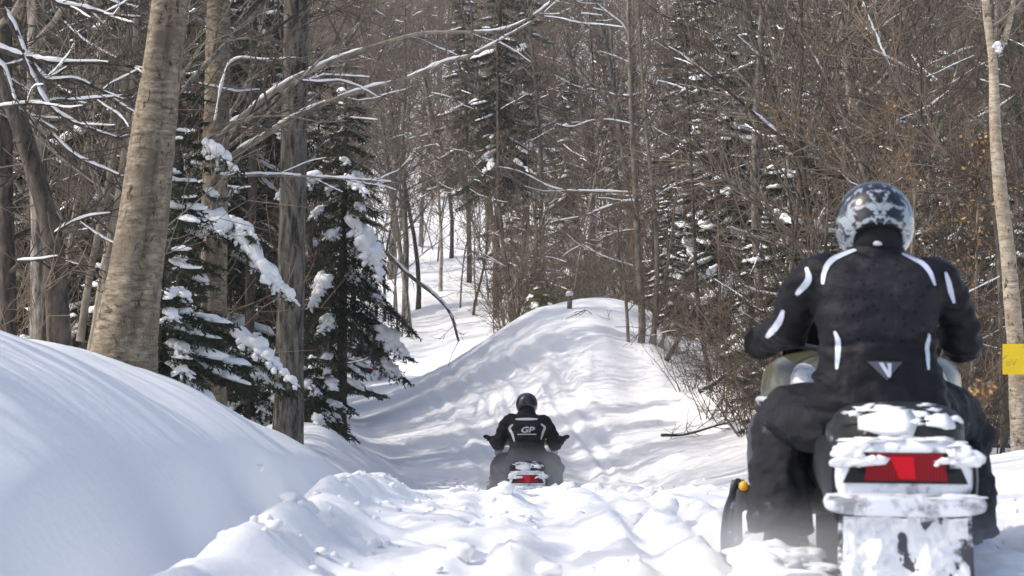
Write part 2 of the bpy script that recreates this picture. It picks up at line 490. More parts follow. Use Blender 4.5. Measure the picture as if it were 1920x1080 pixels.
def bough(gw, gn, gs, p, az, L, droop, rs, dens=1., card=(.075, .013), snow=.5, wood_r=.012, pad=1.):
    """one conifer branch: wood axis, side twigs, needle cards, snow pads on top"""
    ax = np.array((math.cos(az), math.sin(az), 0.)); sd = np.array((-math.sin(az), math.cos(az), 0.))
    k = 8; T = np.linspace(0, 1, k + 1)
    bend = rs.normal(0, .10) * L
    P = np.array([np.array(p) + ax * L * t * (1 - .12 * t * droop) + sd * bend * t * t + np.array((0, 0, -L * droop * (t * .5 + .45 * t * t) + .12 * L * t ** 4)) for t in T])
    gw.tube(P, wood_r * np.linspace(1, .25, k + 1), 4)
    ns = max(5, int(L * 11 * dens)); B, D, S = [], [], []
    for i in range(ns):
        t = .12 + .88 * (i + rs.random()) / ns
        q, d = at(P, t)
        for sgn in (-1, 1):
            l = (L * .36 * (1.05 - t) ** .8 + .07) * rs.uniform(.6, 1.15)
            dv = d * .75 + sd * sgn * .8 + np.array((0, 0, -.22 * droop + rs.normal(0, .08))); dv /= np.linalg.norm(dv)
            e = q + dv * l + np.array((0, 0, -.18 * l))
            gw.tube(np.array([q, (q + e) / 2 + np.array((0, 0, .02 * l)), e]), wood_r * .28, 3)
            nc = max(4, int(l * 75 * dens))
            u = rs.random(nc)[:, None]
            b = q + (e - q) * u
            rv = rs.normal(0, .55, (nc, 3)); 
            dr = dv * .8 + rv; dr /= np.linalg.norm(dr, axis=1)[:, None]
            dr[:, 2] -= .15
            B.append(b); D.append(dr * card[0] * rs.uniform(.6, 1.3, (nc, 1)))
            sv = np.cross(dr, rs.normal(0, 1, (nc, 3))); sv /= np.linalg.norm(sv, axis=1)[:, None] + 1e-9
            S.append(sv * card[1])
    gn.cards(np.vstack(B), np.vstack(D), np.vstack(S))
    if rs.random() < snow:
        m = int(3 + L * 6); a = rs.uniform(.15, .7)
        for i in range(m):
            t = a + (1 - a) * (i + .5) / m
            q, d = at(P, min(1, t))
            w = (.19 * L * (1.1 - t) + .05) * pad * rs.uniform(.5, 1.2)
            if rs.random() < .3: continue
            blob(gs, q + np.array((0, 0, .02 + w * .16)) + sd * rs.normal(0, w * .3), (w * rs.uniform(.8, 1.3), w * rs.uniform(.5, .85), w * rs.uniform(.28, .5)), d, 1 if w < .1 else 2, .5, int(rs.integers(999)))

def make_spruce(seed, H=8., Rr=1.6, r=.09, whorls=22, per=5, start=.06, droop=.55, snow=.5, needle='needle', dens=1., card=(.085, .016), pad=1.):
    rs = np.random.default_rng(seed)
    gt, gw, gn, gs = Geo(), Geo(), Geo(), Geo()
    P = wander((0, 0, -.3), (rs.normal(0, .02), rs.normal(0, .02), 1), H + .3, 8, rs, .012)
    gt.tube(P, r * np.linspace(1, .08, 9), 7, 0, False, .08)
    for i in range(whorls):
        t = start + (1 - start) * (i / whorls)
        p, _ = at(P, .03 + .97 * t)
        for j in range(per):
            L = (Rr * (1 - t) ** .75 + .12) * rs.uniform(.5, 1.25)
            bough(gw, gn, gs, p + np.array((0, 0, rs.normal(0, .17))), j / per * 6.283 + i * 1.1 + rs.normal(0, .3), L, droop * (1.15 - .9 * t) * rs.uniform(.7, 1.3), rs, dens, card, snow, .006 + .008 * L, pad)
    out = [('trunk', gt.mesh('trunk', M['bark_dark'])), ('branches', gw.mesh('branches', M['twig_dark'])), ('crown', gn.mesh('crown', M[needle], False))]
    if gs.n: out.append(('snow_cover', gs.mesh('snow_cover', M['snow_pad'])))
    return out

def plant(parts, name, label, cat, group, x, y, s=1., rz=0., lean=(0., 0.), z=None, sz=None):
    root = thing(name, label, cat, (x, y, (gz(x, y) if z is None else z) - .05), 0, group)
    root.rotation_euler = (lean[0], lean[1], rz); root.scale = (s, s, sz or s)
    for nm, me in parts:
        c = link(nm, me, root)
        if nm == 'snow_cover': c['kind'] = 'stuff'
    return root

RS = np.random.default_rng(2024)
P_HARD = [make_hardwood(100 + i, H, r, 26, 6, 3, .28, .30, b, t, sn, .0075) for i, (H, r, b, t, sn) in enumerate([(14, .12, 'bark_grey', 'twig', .5), (12, .09, 'bark_sapling', 'twig', .5), (15, .14, 'bark_grey', 'twig_grey', .4), (13, .10, 'bark_dark', 'twig', .5)])]
P_SAP = [make_hardwood(200 + i, H, r, 26, 5, 2, .18, .34, b, t, sn, .0065, 6, .07, .09) for i, (H, r, b, t, sn) in enumerate([(7, .035, 'bark_sapling', 'twig', .5), (8.5, .045, 'bark_sapling', 'twig_grey', .5), (6, .03, 'bark_grey', 'twig', .55), (9, .05, 'bark_dark', 'twig_grey', .45)])]
P_BRUSH = []
for i in range(3):
    rs = np.random.default_rng(300 + i); gc, gs = Geo(), Geo()
    for k in range(9):
        a = rs.uniform(0, 6.28); L = rs.uniform(1.2, 2.6)
        S = wander((rs.normal(0, .12), rs.normal(0, .12), -.15), (math.cos(a) * .55, math.sin(a) * .55, 1), L, 6, rs, .12, .03)
        gc.tube(S, .012 * np.linspace(1, .3, 7), 4)
        for j in range(9):
            p, d = at(S, .15 + .85 * rs.random()); T = wander(p, side_dir(d, R(rs.uniform(25, 65)), rs.uniform(0, 6.28)), rs.uniform(.25, .8), 3, rs, .16, .04)
            gc.tube(T, .0055 * np.linspace(1, .4, 4), 3)
            if rs.random() < .16: snow_line(gs, T, .005, rs, .3, 1.0, 4)
            for q in range(3):
                p, d = at(T, .2 + .8 * rs.random()); gc.tube(wander(p, side_dir(d, R(rs.uniform(25, 60)), rs.uniform(0, 6.28)), rs.uniform(.12, .35), 2, rs, .15), .0035, 3)
    P_BRUSH.append([('stems', gc.mesh('stems', M['twig'] if i else M['twig_grey'])), ('snow_cover', gs.mesh('snow_cover', M['snow_pad']))])
P_SPR = [make_spruce(400, 10, 1.7, .10, 25, 5, .14, .62, .5), make_spruce(401, 13, 1.9, .12, 27, 5, .32, .7, .4, dens=.85), make_spruce(402, 8, 1.6, .08, 20, 5, .10, .55, .55)]
P_SNOWY = [make_spruce(420, 10, 1.8, .10, 22, 5, .06, .6, .75, dens=.8, pad=1.25), make_spruce(421, 13, 1.9, .12, 25, 5, .25, .7, .6, dens=.75, pad=1.2), make_spruce(422, 8, 1.7, .08, 18, 5, .05, .55, .85, dens=.85, pad=1.3)]
P_FIR = [make_spruce(410, 3.2, 1.0, .045, 13, 5, .03, .45, .7, card=(.07, .013), pad=1.15), make_spruce(411, 2.2, .8, .035, 10, 5, .03, .4, .75, card=(.07, .012), pad=1.2)]

taken = [(-3.0, 14.4, .9), (-3.5, 22, .7), (-2.83, 24, .6), (-2.75, 30.5, 1.5), (2.8, 38, 1.0), (5.05, 19, .6), (1.4, 6.9, 2)]
def free(x, y, rad):
    u = x - float(trail_x(y))
    if -2.5 < u < 3.4 and y < 64: return False
    q = x / y * FPX + 960
    if (320 < q < 780 and y < 31.5) or (60 < q < 330 and y < 17.5) or (1150 < q < 1420 and y < 37) or (q > 1830 and y < 20.5): return False
    if 34 < y < 50 and -2.2 < x < 3.9: return False
    for a, b, c in taken:
        if (a - x) ** 2 + (b - y) ** 2 < (rad + c) ** 2: return False
    return True

LOOK = {'tree': ['grey-barked', 'tan-barked slim', 'stout grey', 'dark-barked'], 'conifer': ['dense dark', 'tall bare-stemmed', 'broad low'],
        'sapling': ['tan reddish-twigged', 'tall tan grey-twigged', 'short grey', 'dark-stemmed'], 'fir': ['waist-high wide', 'knee-high'], 'shrub': ['greyish', 'brown upright', 'brown spreading']}
def scatter(n, region, protos, name, label, cat, group, rad, smin, smax, lean=.05, seed=0, tries=60, zs=0.):
    rs = np.random.default_rng(seed); k = 0; t = 0
    while k < n and t < n * tries:
        t += 1
        x, y = region(rs)
        if not free(x, y, rad): continue
        taken.append((x, y, rad)); k += 1
        s = rs.uniform(smin, smax)
        q = int(rs.integers(len(protos)))
        plant(protos[q], name, LOOK[cat][q % len(LOOK[cat])] + ' ' + label, cat, group, x, y, s, rs.uniform(0, 6.28), (rs.normal(0, lean), rs.normal(0, lean)))
    return k

def reg(y0, y1, f0, f1, pad0=0., pad1=0., pw=1.):
    """x between the fractions f0,f1 of the half width in view at distance y"""
    def f(rs):
        y = y0 + (y1 - y0) * rs.random() ** pw
        a = f0 * .273 * y + pad0; b = f1 * .273 * y + pad1
        return rs.uniform(a, b), y
    return f

# left wood, dense with spruce
scatter(16, reg(24, 48, -1.15, -.36), P_SPR, 'spruce_tree', 'spruce with snow on its boughs in the wood left of the trail', 'conifer', 'spruces in the left wood', .75, .8, 1.15, .02, 1)
scatter(22, reg(17, 45, -1.15, -.33), P_HARD, 'hardwood_tree', 'bare hardwood tree in the wood left of the trail', 'tree', 'bare trees in the left wood', .45, .75, 1.1, .06, 2)
scatter(34, reg(16, 45, -1.15, -.33), P_SAP, 'sapling', 'bare sapling in the wood left of the trail', 'sapling', 'saplings in the left wood', .25, .7, 1.15, .1, 3)
scatter(10, reg(17, 32, -1.1, -.45), P_FIR, 'young_fir', 'snow-loaded young fir in the wood left of the trail', 'fir', 'young firs in the left wood', .6, .7, 1.1, .02, 4)
# right wood, brown saplings with snowy firs behind
scatter(14, reg(38, 60, .34, 1.2), P_SPR, 'spruce_tree', 'snow-dusted spruce among saplings in the right wood', 'conifer', 'spruces in the right wood', .75, .6, .95, .02, 5)
scatter(70, reg(21, 60, .28, 1.15), P_SAP, 'sapling', 'bare sapling in the wood right of the trail', 'sapling', 'saplings in the right wood', .2, .75, 1.25, .09, 6)
scatter(26, reg(24, 60, .34, 1.15), P_HARD, 'hardwood_tree', 'bare hardwood tree in the wood right of the trail', 'tree', 'bare trees in the right wood', .4, .7, 1.05, .05, 7)
scatter(16, reg(24, 46, .34, 1.1), P_FIR, 'young_fir', 'snow-loaded young fir in the wood right of the trail', 'fir', 'young firs in the right wood', .6, .8, 1.4, .02, 8)
scatter(46, reg(17, 48, .32, 1.1), P_BRUSH, 'bare_shrub', 'leafless shrub in the wood right of the trail', 'shrub', 'shrubs in the right wood', .2, .8, 1.3, .05, 9)
scatter(16, reg(15, 40, -1.1, -.36), P_BRUSH, 'bare_shrub', 'leafless shrub in the wood left of the trail', 'shrub', 'shrubs in the left wood', .2, .7, 1.1, .05, 10)
scatter(40, reg(47, 62, -.5, .9), P_BRUSH, 'bare_shrub', 'leafless shrub behind the snow mound', 'shrub', 'shrubs behind the mound', .15, .9, 1.6, .05, 15)
scatter(34, reg(46, 60, -.45, .95), P_SAP, 'sapling', 'bare sapling close behind the snow mound', 'sapling', 'saplings close behind the mound', .2, .6, 1.1, .1, 16)
# the wood behind the mound and up the hillside
scatter(18, reg(72, 125, -1.1, 1.1, 0, 0, 1.), P_SPR, 'spruce_tree', 'spruce in the wood behind the snow mound', 'conifer', 'spruces behind the mound', .8, .8, 1.2, .02, 11)
scatter(110, reg(56, 130, -1.1, 1.1), P_HARD, 'hardwood_tree', 'bare hardwood tree in the wood behind the snow mound', 'tree', 'bare trees behind the mound', .4, .8, 1.25, .04, 12)
scatter(120, reg(54, 120, -1.1, 1.1), P_SAP, 'sapling', 'bare sapling in the wood behind the snow mound', 'sapling', 'saplings behind the mound', .25, .8, 1.5, .07, 13)

for px, d, q, s in ((930, 66, 1, 1.1), (985, 76, 1, 1.2), (880, 84, 1, 1.1), (1060, 64, 0, .8), (1010, 60, 2, .55), (1300, 47, 2, .8), (1370, 41, 0, .72), (1455, 43, 2, .9), (1530, 46, 0, .9), (1270, 40, 2, .42), (1400, 34, 2, .45), (1480, 31, 2, .40), (1620, 44, 1, .8), (1750, 40, 0, .8), (1340, 52, 1, .9)):
    p = PX(px, 600, d)
    plant((P_SNOWY if px > 1200 else P_SPR)[q], 'spruce_tree', ['thick dark spruce hung with snow clumps', 'tall spruce with a long bare stem', 'low wide spruce hung with snow clumps'][q] + (' among the brown saplings of the right wood' if px > 1200 else ' rising behind the trail bend'), 'conifer', 'conifers in the middle distance', p[0], p[1], s, px * .7, (0, 0))

def far_woods():
    """the hillside forest beyond, one brown mass of bare crowns"""
    protos = []
    for i in range(3):
        rs = np.random.default_rng(500 + i); g = Geo(); H = 12.
        P = wander((0, 0, -.5), (0, 0, 1), H, 6, rs, .05); g.tube(P, np.linspace(.12, .02, 7), 4)
        for a in range(44):
            t = .1 + .9 * a / 44
            p, d = at(P, t); L = 3.0 * (1.15 - t) + .6
            Q = wander(p, side_dir(d, R(rs.uniform(30, 65)), rs.uniform(0, 6.28)), L, 3, rs, .14, .12)
            g.tube(Q, .022 * np.linspace(1, .5, 4), 3)
            for b in range(6):
                p2, d2 = at(Q, .2 + .8 * rs.random()); g.tube(wander(p2, side_dir(d2, R(rs.uniform(25, 60)), rs.uniform(0, 6.28)), L * .5 + .2, 1, rs, .15, .1), .014, 3)
        protos.append((np.vstack(g.v), np.vstack(g.f)))
    rs = np.random.default_rng(77); g = Geo()
    for k in range(380):
        y = 125 + 110 * rs.random(); x = rs.uniform(-.33, .33) * y
        if k >= 300: y = 60 + 90 * rs.random(); x = (.34 + .22 * rs.random()) * y * (1 if k % 2 else -1)
        V, F = protos[k % 3]; a = rs.uniform(0, 6.28); s = rs.uniform(.9, 1.5)
        c, d = math.cos(a) * s, math.sin(a) * s
        W = np.stack([V[:, 0] * c - V[:, 1] * d + x, V[:, 0] * d + V[:, 1] * c + y, V[:, 2] * s + float(ground(x, y, False))], -1)
        g.add(W, F)
    o = g.obj('far_woods', M['twig'])
    tag(o, 'brown bare forest covering the hillside far behind', 'forest', None, 'stuff')
far_woods()

# ------------------------------------------------------------------ single trees that stand out in the picture
def smooth_path(P, k=5):
    """Catmull-Rom through the given points"""
    P = [np.array(p, float) for p in P]; P = [2 * P[0] - P[1]] + P + [2 * P[-1] - P[-2]]; out = []
    for i in range(1, len(P) - 2):
        for t in np.arange(k) / k:
            a, b, c, d = P[i - 1:i + 3]
            out.append(.5 * (2 * b + (c - a) * t + (2 * a - 5 * b + 4 * c - d) * t * t + (3 * b - a - 3 * c + d) * t ** 3))
    out.append(P[-2]); return np.array(out)

def pp(d, *pts):
    """path through picture points (x, y) at distance d (or (x, y, extra distance))"""
    return [np.array(PX(p[0], p[1], d + (p[2] if len(p) > 2 else 0))) for p in pts]

def to_local(P, o): return np.asarray(P, float) - np.array(o)

class Tree:
    """one hand-placed tree: its root stands on the snow, limbs are given in world points"""
    def __init__(self, name, label, cat, base, bark, twig='twig', group=None, seed=0):
        x, y = base[0], base[1]
        self.o = np.array((x, y, gz(x, y) - .05)); self.root = thing(name, label, cat, tuple(self.o), 0, group)
        self.gt, self.gc, self.gs = Geo(), Geo(), Geo(); self.bark, self.twig = bark, twig; self.rs = np.random.default_rng(seed); self.pads = []
    def trunk(self, P, r, n=10, wob=.06, k=5):
        Q = to_local(smooth_path(P, k), self.o); rad = np.interp(np.linspace(0, 1, len(Q)), np.linspace(0, 1, len(r)), r)
        self.gt.tube(Q, rad, n, 0, False, wob, None, None, int(self.rs.integers(99))); return Q, rad
    def limb(self, P, r0, r1=.006, snow=0., thick=1.4, twigs=8, tl=.5, sub=3, wood='t', msteep=.6, up=.03, k=5):
        Q = to_local(smooth_path(P, k), self.o); rad = np.linspace(r0, r1, len(Q))
        (self.gt if wood == 't' else self.gc).tube(Q, rad, 7 if r0 > .02 else 5, 0, True, .08, None, None, int(self.rs.integers(99)))
        if snow: snow_line(self.gs, Q, rad, self.rs, snow, thick, 7, .03, .97, msteep)
        self.twigs(Q, twigs, tl, sub, up, snow * .5); return Q
    def twigs(self, Q, n, tl, sub=3, up=.03, snow=0.):
        rs = self.rs
        for _ in range(n):
            p, d = at(Q, .1 + .9 * rs.random())
            T = wander(p, side_dir(d, R(rs.uniform(25, 65)), rs.uniform(0, 6.28)), tl * rs.uniform(.5, 1.3), 4, rs, .14, up)
            self.gc.tube(T, .0065 * np.linspace(1, .5, 5), 4)
            if snow and rs.random() < snow: snow_line(self.gs, T, .006, rs, .6, 1.3, 5)
            for _ in range(sub):
                p2, d2 = at(T, .15 + .8 * rs.random())
                self.gc.tube(wander(p2, side_dir(d2, R(rs.uniform(25, 60)), rs.uniform(0, 6.28)), tl * rs.uniform(.2, .5), 2, rs, .14, up), .0042 * np.linspace(1, .5, 3), 3)
    def crown(self, Q, rad, t0, n, L, up=.05, sub=4):
        rs = self.rs
        for i in range(n):
            t = t0 + (1 - t0) * (i + rs.random()) / n
            p, d = at(Q, t); r = float(np.interp(t, np.linspace(0, 1, len(rad)), rad))
            S = wander(p, side_dir(d, R(rs.uniform(40, 75)), rs.uniform(0, 6.28)), L * (1.2 - t) * rs.uniform(.6, 1.2), 6, rs, .12, up)
            self.gc.tube(S, min(r * .4, .03) * np.linspace(1, .25, 7), 5); self.twigs(S, 7, L * .3, sub, up)
    def done(self, crown='crown'):
        if self.gt.n: self.gt.obj('trunk', M[self.bark], self.root)
        if self.gc.n: self.gc.obj(crown, M[self.twig], self.root)
        if self.gs.n: self.gs.obj('snow_cover', M['snow_pad'], self.root)['kind'] = 'stuff'
        return self.root

def seam_trunk(t, P, r, seam_az, n=40, k=14):
    """thick trunk of two grown-together stems: a vertical furrow, burls, flaring foot"""
    Q = to_local(smooth_path(P, k), t.o); rad = np.interp(np.linspace(0, 1, len(Q)), np.linspace(0, 1, len(r)), r)
    m = len(Q); ang = np.arange(n) / n * 2 * math.pi
    z = Q[:, 2][:, None]
    da = (ang[None, :] - (seam_az + .18 * np.sin(z * 1.1)) + math.pi) % (2 * math.pi) - math.pi
    rr = rad[:, None] * (1 - .30 * np.exp(-(da / .17) ** 2) + .03 * np.exp(-((np.abs(da) - .5) / .3) ** 2))
    rr = rr * (1 + .05 * fbm(np.cos(ang)[None] * 2.2 + 5, z * 1.6 + np.sin(ang)[None] * 2.2, 3, 3) + .012 * fbm(ang[None] * 6, z * 14, 4, 2))
    V = np.stack([Q[:, 0][:, None] + np.cos(ang) * rr, Q[:, 1][:, None] + np.sin(ang) * rr, np.repeat(z, n, 1)], -1)
    i = np.arange(m - 1)[:, None] * n; j = np.arange(n)[None]; j2 = (j + 1) % n
    t.gt.add(V.reshape(-1, 3), np.stack([i + j, i + j2, i + n + j2, i + n + j], -1).reshape(-1, 4))
    return Q, rad

# leaning yellow birch beside the bank
b = PX(232, 690, 14.4)
t = Tree('birch_tree', 'thick leaning tan birch trunk with a vertical seam behind the left snowbank', 'tree', b, 'bark_pale', 'twig_grey', None, 1)
Q, rd = seam_trunk(t, pp(14.4, (222, 760), (235, 640), (252, 520), (272, 380), (292, 220), (312, 60), (330, -120), (350, -420), (365, -800), (370, -1200)), [.30, .245, .21, .19, .17, .14, .125, .11, .08, .04], R(-74))
t.crown(Q, rd, .62, 16, 3.2)
t.done()

# second pale trunk
b = PX(400, 770, 22)
t = Tree('birch_tree', 'straight mottled tan birch trunk behind the snowy fir boughs', 'tree', b, 'bark_pale', 'twig_grey', None, 2)
Q, rd = t.trunk(pp(22, (392, 840), (398, 690), (401, 500), (404, 300), (408, 100), (412, -100), (420, -500), (424, -900)), [.19, .165, .155, .15, .145, .13, .08, .03], 20, .05, 8)
t.crown(Q, rd, .55, 14, 2.8); t.done()

# grey trunk
b = PX(540, 800, 24)
t = Tree('maple_tree', 'straight grey rough-barked trunk in front of the big spruce', 'tree', b, 'bark_grey', 'twig_grey', None, 3)
Q, rd = t.trunk(pp(24, (537, 860), (541, 760), (545, 560), (549, 380), (553, 180), (556, 0), (560, -200), (565, -600), (566, -900)), [.22, .19, .178, .172, .168, .16, .14, .09, .03], 20, .05, 8)
t.crown(Q, rd, .55, 14, 2.6); t.done()

# dark crooked tree at the far left with thick snow on its limbs
b = PX(112, 660, 16.5)
t = Tree('crooked_tree', 'dark crooked leaning tree carrying thick snow on long flat limbs', 'tree', b, 'bark_dark', 'twig_dark', None, 4)
t.trunk(pp(16.5, (118, 720), (108, 590), (98, 450), (62, 310), (30, 210), (-10, 110), (-80, -20), (-140, -160)), [.12, .10, .09, .085, .08, .07, .05, .03], 12, .1)
t.gs.add(np.zeros((0, 3)), np.zeros((0, 3), int))
for pts, r, s in (
    (((-60, 60), (0, 92), (60, 110), (120, 118), (190, 118), (260, 128), (330, 150)), .030, 1.0),
    (((60, 120), (90, 150), (140, 148), (185, 168), (240, 190)), .022, 1.0),
    (((60, -40), (110, 5), (160, 16), (215, 30), (270, 32)), .028, 1.0),
    (((-20, 205), (40, 196), (110, 190), (160, 186), (250, 178)), .02, .9),
    (((0, 10), (30, 60), (55, 130), (85, 190), (130, 225), (170, 242), (230, 262)), .032, .75),
    (((95, 250), (140, 290), (185, 312), (235, 333)), .014, .9),
    (((170, -20), (215, 5), (250, 22)), .014, 1.),
    (((100, 440), (130, 420), (170, 405), (210, 400)), .018, 1.),
    (((30, 490), (70, 487), (110, 480)), .014, 1.),
    (((-30, 110), (5, 125), (22, 170), (40, 212)), .03, .9)):
    t.limb(pp(15.6, *pts), r, .008, s, 1.25, 12, .55, 4, 't', .95)
t.done()

# dead straight trunks at the left edge
for (x0, x1, d, r, nm) in ((14, 8, 19, .095, 'dark straight trunk left of the crooked tree'), (66, 62, 24, .09, 'second dark trunk, right behind the crooked tree'), (468, 474, 27, .07, 'slim dark trunk between the tan birch and the grey trunk')):
    t = Tree('slim_spruce', nm, 'tree', PX(x0, 640, d), 'bark_dark', 'twig_dark', None, int(x0))
    Q, rd = t.trunk(pp(d, (x0, 800), (x0, 600), (x1, 300), (x1, 0), (x1, -300), (x1, -700)), [r * 1.2, r, r * .9, r * .8, r * .6, r * .2], 10)
    t.crown(Q, rd, .25, 26, 1.3, -.02); t.done()

# two thin pale poles
for pts, nm in ((((150, 640), (168, 520), (196, 380), (222, 240), (250, 90), (268, -60)), 'left one of two thin pale leaning poles between the crooked tree and the birch'),
                (((178, 650), (196, 530), (216, 400), (236, 250), (250, 100), (256, -60)), 'right one of two thin pale leaning poles between the crooked tree and the birch')):
    t = Tree('pole_sapling', nm, 'sapling', PX(pts[0][0], 640, 17.2), 'bark_sapling', 'twig_grey', None, pts[0][0])
    Q, rd = t.trunk(pp(17.2, *pts), [.04, .034, .03, .024, .018, .01], 8); t.crown(Q, rd, .2, 14, .8); t.done()

# the bent sapling whose two snow-lined limbs reach across towards the trail
t = Tree('bent_sapling', 'bent sapling with two long snow-lined limbs reaching out to the trail', 'sapling', PX(380, 760, 21.2), 'bark_sapling', 'twig_grey', None, 8)
t.trunk(pp(21.2, (376, 830), (382, 640), (390, 470), (412, 320), (425, 255)), [.06, .05, .045, .04, .03], 8)
t.limb(pp(21.2, (398, 345), (425, 300), (490, 258), (560, 215), (660, 175), (760, 148), (830, 118), (890, 100), (960, 62), (1030, 20)), .042, .009, .92, 1.1, 26, .9, 5, 't', .9)
t.limb(pp(21.2, (418, 250), (470, 205), (530, 160), (610, 120), (690, 90), (780, 64), (850, 60), (930, 58), (990, 35), (1050, -10)), .038, .009, .8, 1.1, 26, .9, 5, 't', .9)
t.limb(pp(21.0, (405, 330), (470, 328), (560, 330), (650, 335), (745, 342)), .022, .007, .6, 1.6, 14, .6, 4, 't', .9)
t.limb(pp(21.0, (415, 235), (470, 220), (540, 218), (600, 228), (650, 226)), .016, .006, .15, 1.2, 16, .6, 4)
t.limb(pp(21.4, (400, 240), (430, 120), (500, 112), (560, 108)), .016, .006, .9, 1.6, 12, .5, 4)
t.done()

# snow-lined stem leaning out of the spruce, right side
t = Tree('fallen_pole', 'snow-covered thin pole leaning down out of the big spruce', 'pole', PX(815, 560, 33), 'bark_sapling', 'twig_dark', None, 12)
t.limb(pp(32, (725, 475), (770, 518), (818, 556), (845, 590), (860, 640)), .035, .02, .95, 1.2, 6, .4, 3, 't', .95); t.done()

# ------------------------------------------------------------------ conifers with separate snow pads
def bough_path(gw, gn, P, L, rs, dens=1., card=(.06, .0085), wood_r=.012, width=.36, droop=.5):
    P = np.asarray(P, float); gw.tube(P, wood_r * np.linspace(1, .3, len(P)), 5)
    ax = P[-1] - P[0]; ax[2] = 0; ax /= np.linalg.norm(ax) + 1e-9; sd = np.array((-ax[1], ax[0], 0.))
    ns = max(6, int(L * 15 * dens)); B, D, S = [], [], []
    for i in range(ns):
        t = .08 + .92 * (i + rs.random()) / ns; q, d = at(P, min(t, 1))
        for sgn in (-1, 1):
            l = (L * width * (1.06 - t) ** .7 + .08) * rs.uniform(.6, 1.15)
            dv = d * .7 + sd * sgn * .8 + np.array((0, 0, -.35 * droop + rs.normal(0, .1))); dv /= np.linalg.norm(dv)
            e = q + dv * l + np.array((0, 0, -.25 * l * droop))
            gw.tube(np.array([q, (q + e) / 2 + np.array((0, 0, .03 * l)), e]), .003, 3)
            nc = max(6, int(l * 130 * dens)); u = rs.random(nc)[:, None]; b = q + (e - q) * u
            dr = dv * .85 + rs.normal(0, .5, (nc, 3)); dr /= np.linalg.norm(dr, axis=1)[:, None]; dr[:, 2] -= .2 * droop
            B.append(b); D.append(dr * card[0] * rs.uniform(.6, 1.3, (nc, 1)))
            sv = np.cross(dr, rs.normal(0, 1, (nc, 3))); sv /= np.linalg.norm(sv, axis=1)[:, None] + 1e-9; S.append(sv * card[1])
    gn.cards(np.vstack(B), np.vstack(D), np.vstack(S))

def pad_mesh(P, a, b, w, rs, h=.40):
    """a snow pad lying along path P between a and b: many overlapping lumps, fingers over the side twigs"""
    g = Geo(); L = np.linalg.norm(np.diff(P, axis=0), axis=1).sum() * (b - a); m = max(5, int(L / (w * .28)) + 1)
    for i in range(m):
        f = (i + .5) / m; q, d = at(P, min(1, a + (b - a) * f)); ww = w * rs.uniform(.65, 1.1) * (.5 + .5 * math.sin(math.pi * min(1, f * 1.2 + .12)))
        sd = np.cross(d, (0, 0, 1.)); sd /= np.linalg.norm(sd) + 1e-9
        blob(g, q + sd * rs.normal(0, ww * .15) + np.array((0, 0, ww * .16)), (ww * rs.uniform(.4, .6), ww * rs.uniform(.32, .5), ww * h * rs.uniform(.7, 1.2)), d, 2, .45, int(rs.integers(9999)), 0, .4)
        for s in (-1, 1):
            for _ in range(2):
                dv = d * rs.uniform(.3, .9) + sd * s * rs.uniform(.6, 1.) + np.array((0, 0, -rs.uniform(.1, .6))); dv /= np.linalg.norm(dv); l = ww * rs.uniform(.25, .75)
                blob(g, q + dv * l + np.array((0, 0, ww * .06)), (l * .55, ww * rs.uniform(.12, .24), ww * rs.uniform(.10, .2)), dv, 1, .5, int(rs.integers(9999)), 0, .5)
    return g

class Conifer:
    def __init__(self, name, label, base, top, r, seed, z=None):
        self.rs = np.random.default_rng(seed); x, y = base[0], base[1]
        self.o = np.array((x, y, gz(x, y) - .05)); self.root = thing(name, label, 'conifer', tuple(self.o))
        self.gt, self.gw, self.gn = Geo(), Geo(), Geo(); self.H = top - self.o[2]
        self.T = wander((0, 0, -.3), (0, 0, 1), self.H + .3, 8, self.rs, .012); self.gt.tube(self.T, r * np.linspace(1, .1, 9), 9, 0, False, .08)
    def bough(self, P, dens=1., width=.36, pads=(), wood=.012, droop=.5, card=(.06, .0085)):
        Q = to_local(smooth_path(P, 4), self.o); L = np.linalg.norm(np.diff(Q, axis=0), axis=1).sum()
        bough_path(self.gw, self.gn, Q, L, self.rs, dens, card, wood, width, droop)
        for a, b, w in pads: pad_mesh(Q, a, b, w, self.rs).obj('snow_pad', M['snow_pad'], self.root)
        return Q
    def whorls(self, n, per, t0, t1, Rb, droop, snow, dens=1., up=0.):
        rs = self.rs
        for i in range(n):
            t = t0 + (t1 - t0) * i / n; p, _ = at(self.T, t)
            for j in range(per):
                L = (Rb * (1 - t) ** .7 + .12) * rs.uniform(.7, 1.2); az = j / per * 6.283 + i * 1.13 + rs.normal(0, .25); dr = droop * rs.uniform(.7, 1.3) * (1.2 - .8 * t)
                ax = np.array((math.cos(az), math.sin(az), 0)); Q = np.array([p + ax * L * s * (1 - .1 * s) + np.array((0, 0, -L * dr * (.45 * s + .5 * s * s) + .1 * L * s ** 4)) for s in np.linspace(0, 1, 8)])
                bough_path(self.gw, self.gn, Q, L, rs, dens, (.06, .009), .006 + .007 * L, .36, dr)
                if rs.random() < snow:
                    a = rs.uniform(.25, .6); pad_mesh(Q, a, min(1, a + rs.uniform(.25, .45)), .10 + .17 * L * rs.uniform(.5, 1), rs).obj('snow_pad', M['snow_pad'], self.root)
    def done(self, needle='needle'):
        self.gt.obj('trunk', M['bark_dark'], self.root); self.gw.obj('branches', M['twig_dark'], self.root); self.gn.obj('crown', M[needle], self.root, False); return self.root

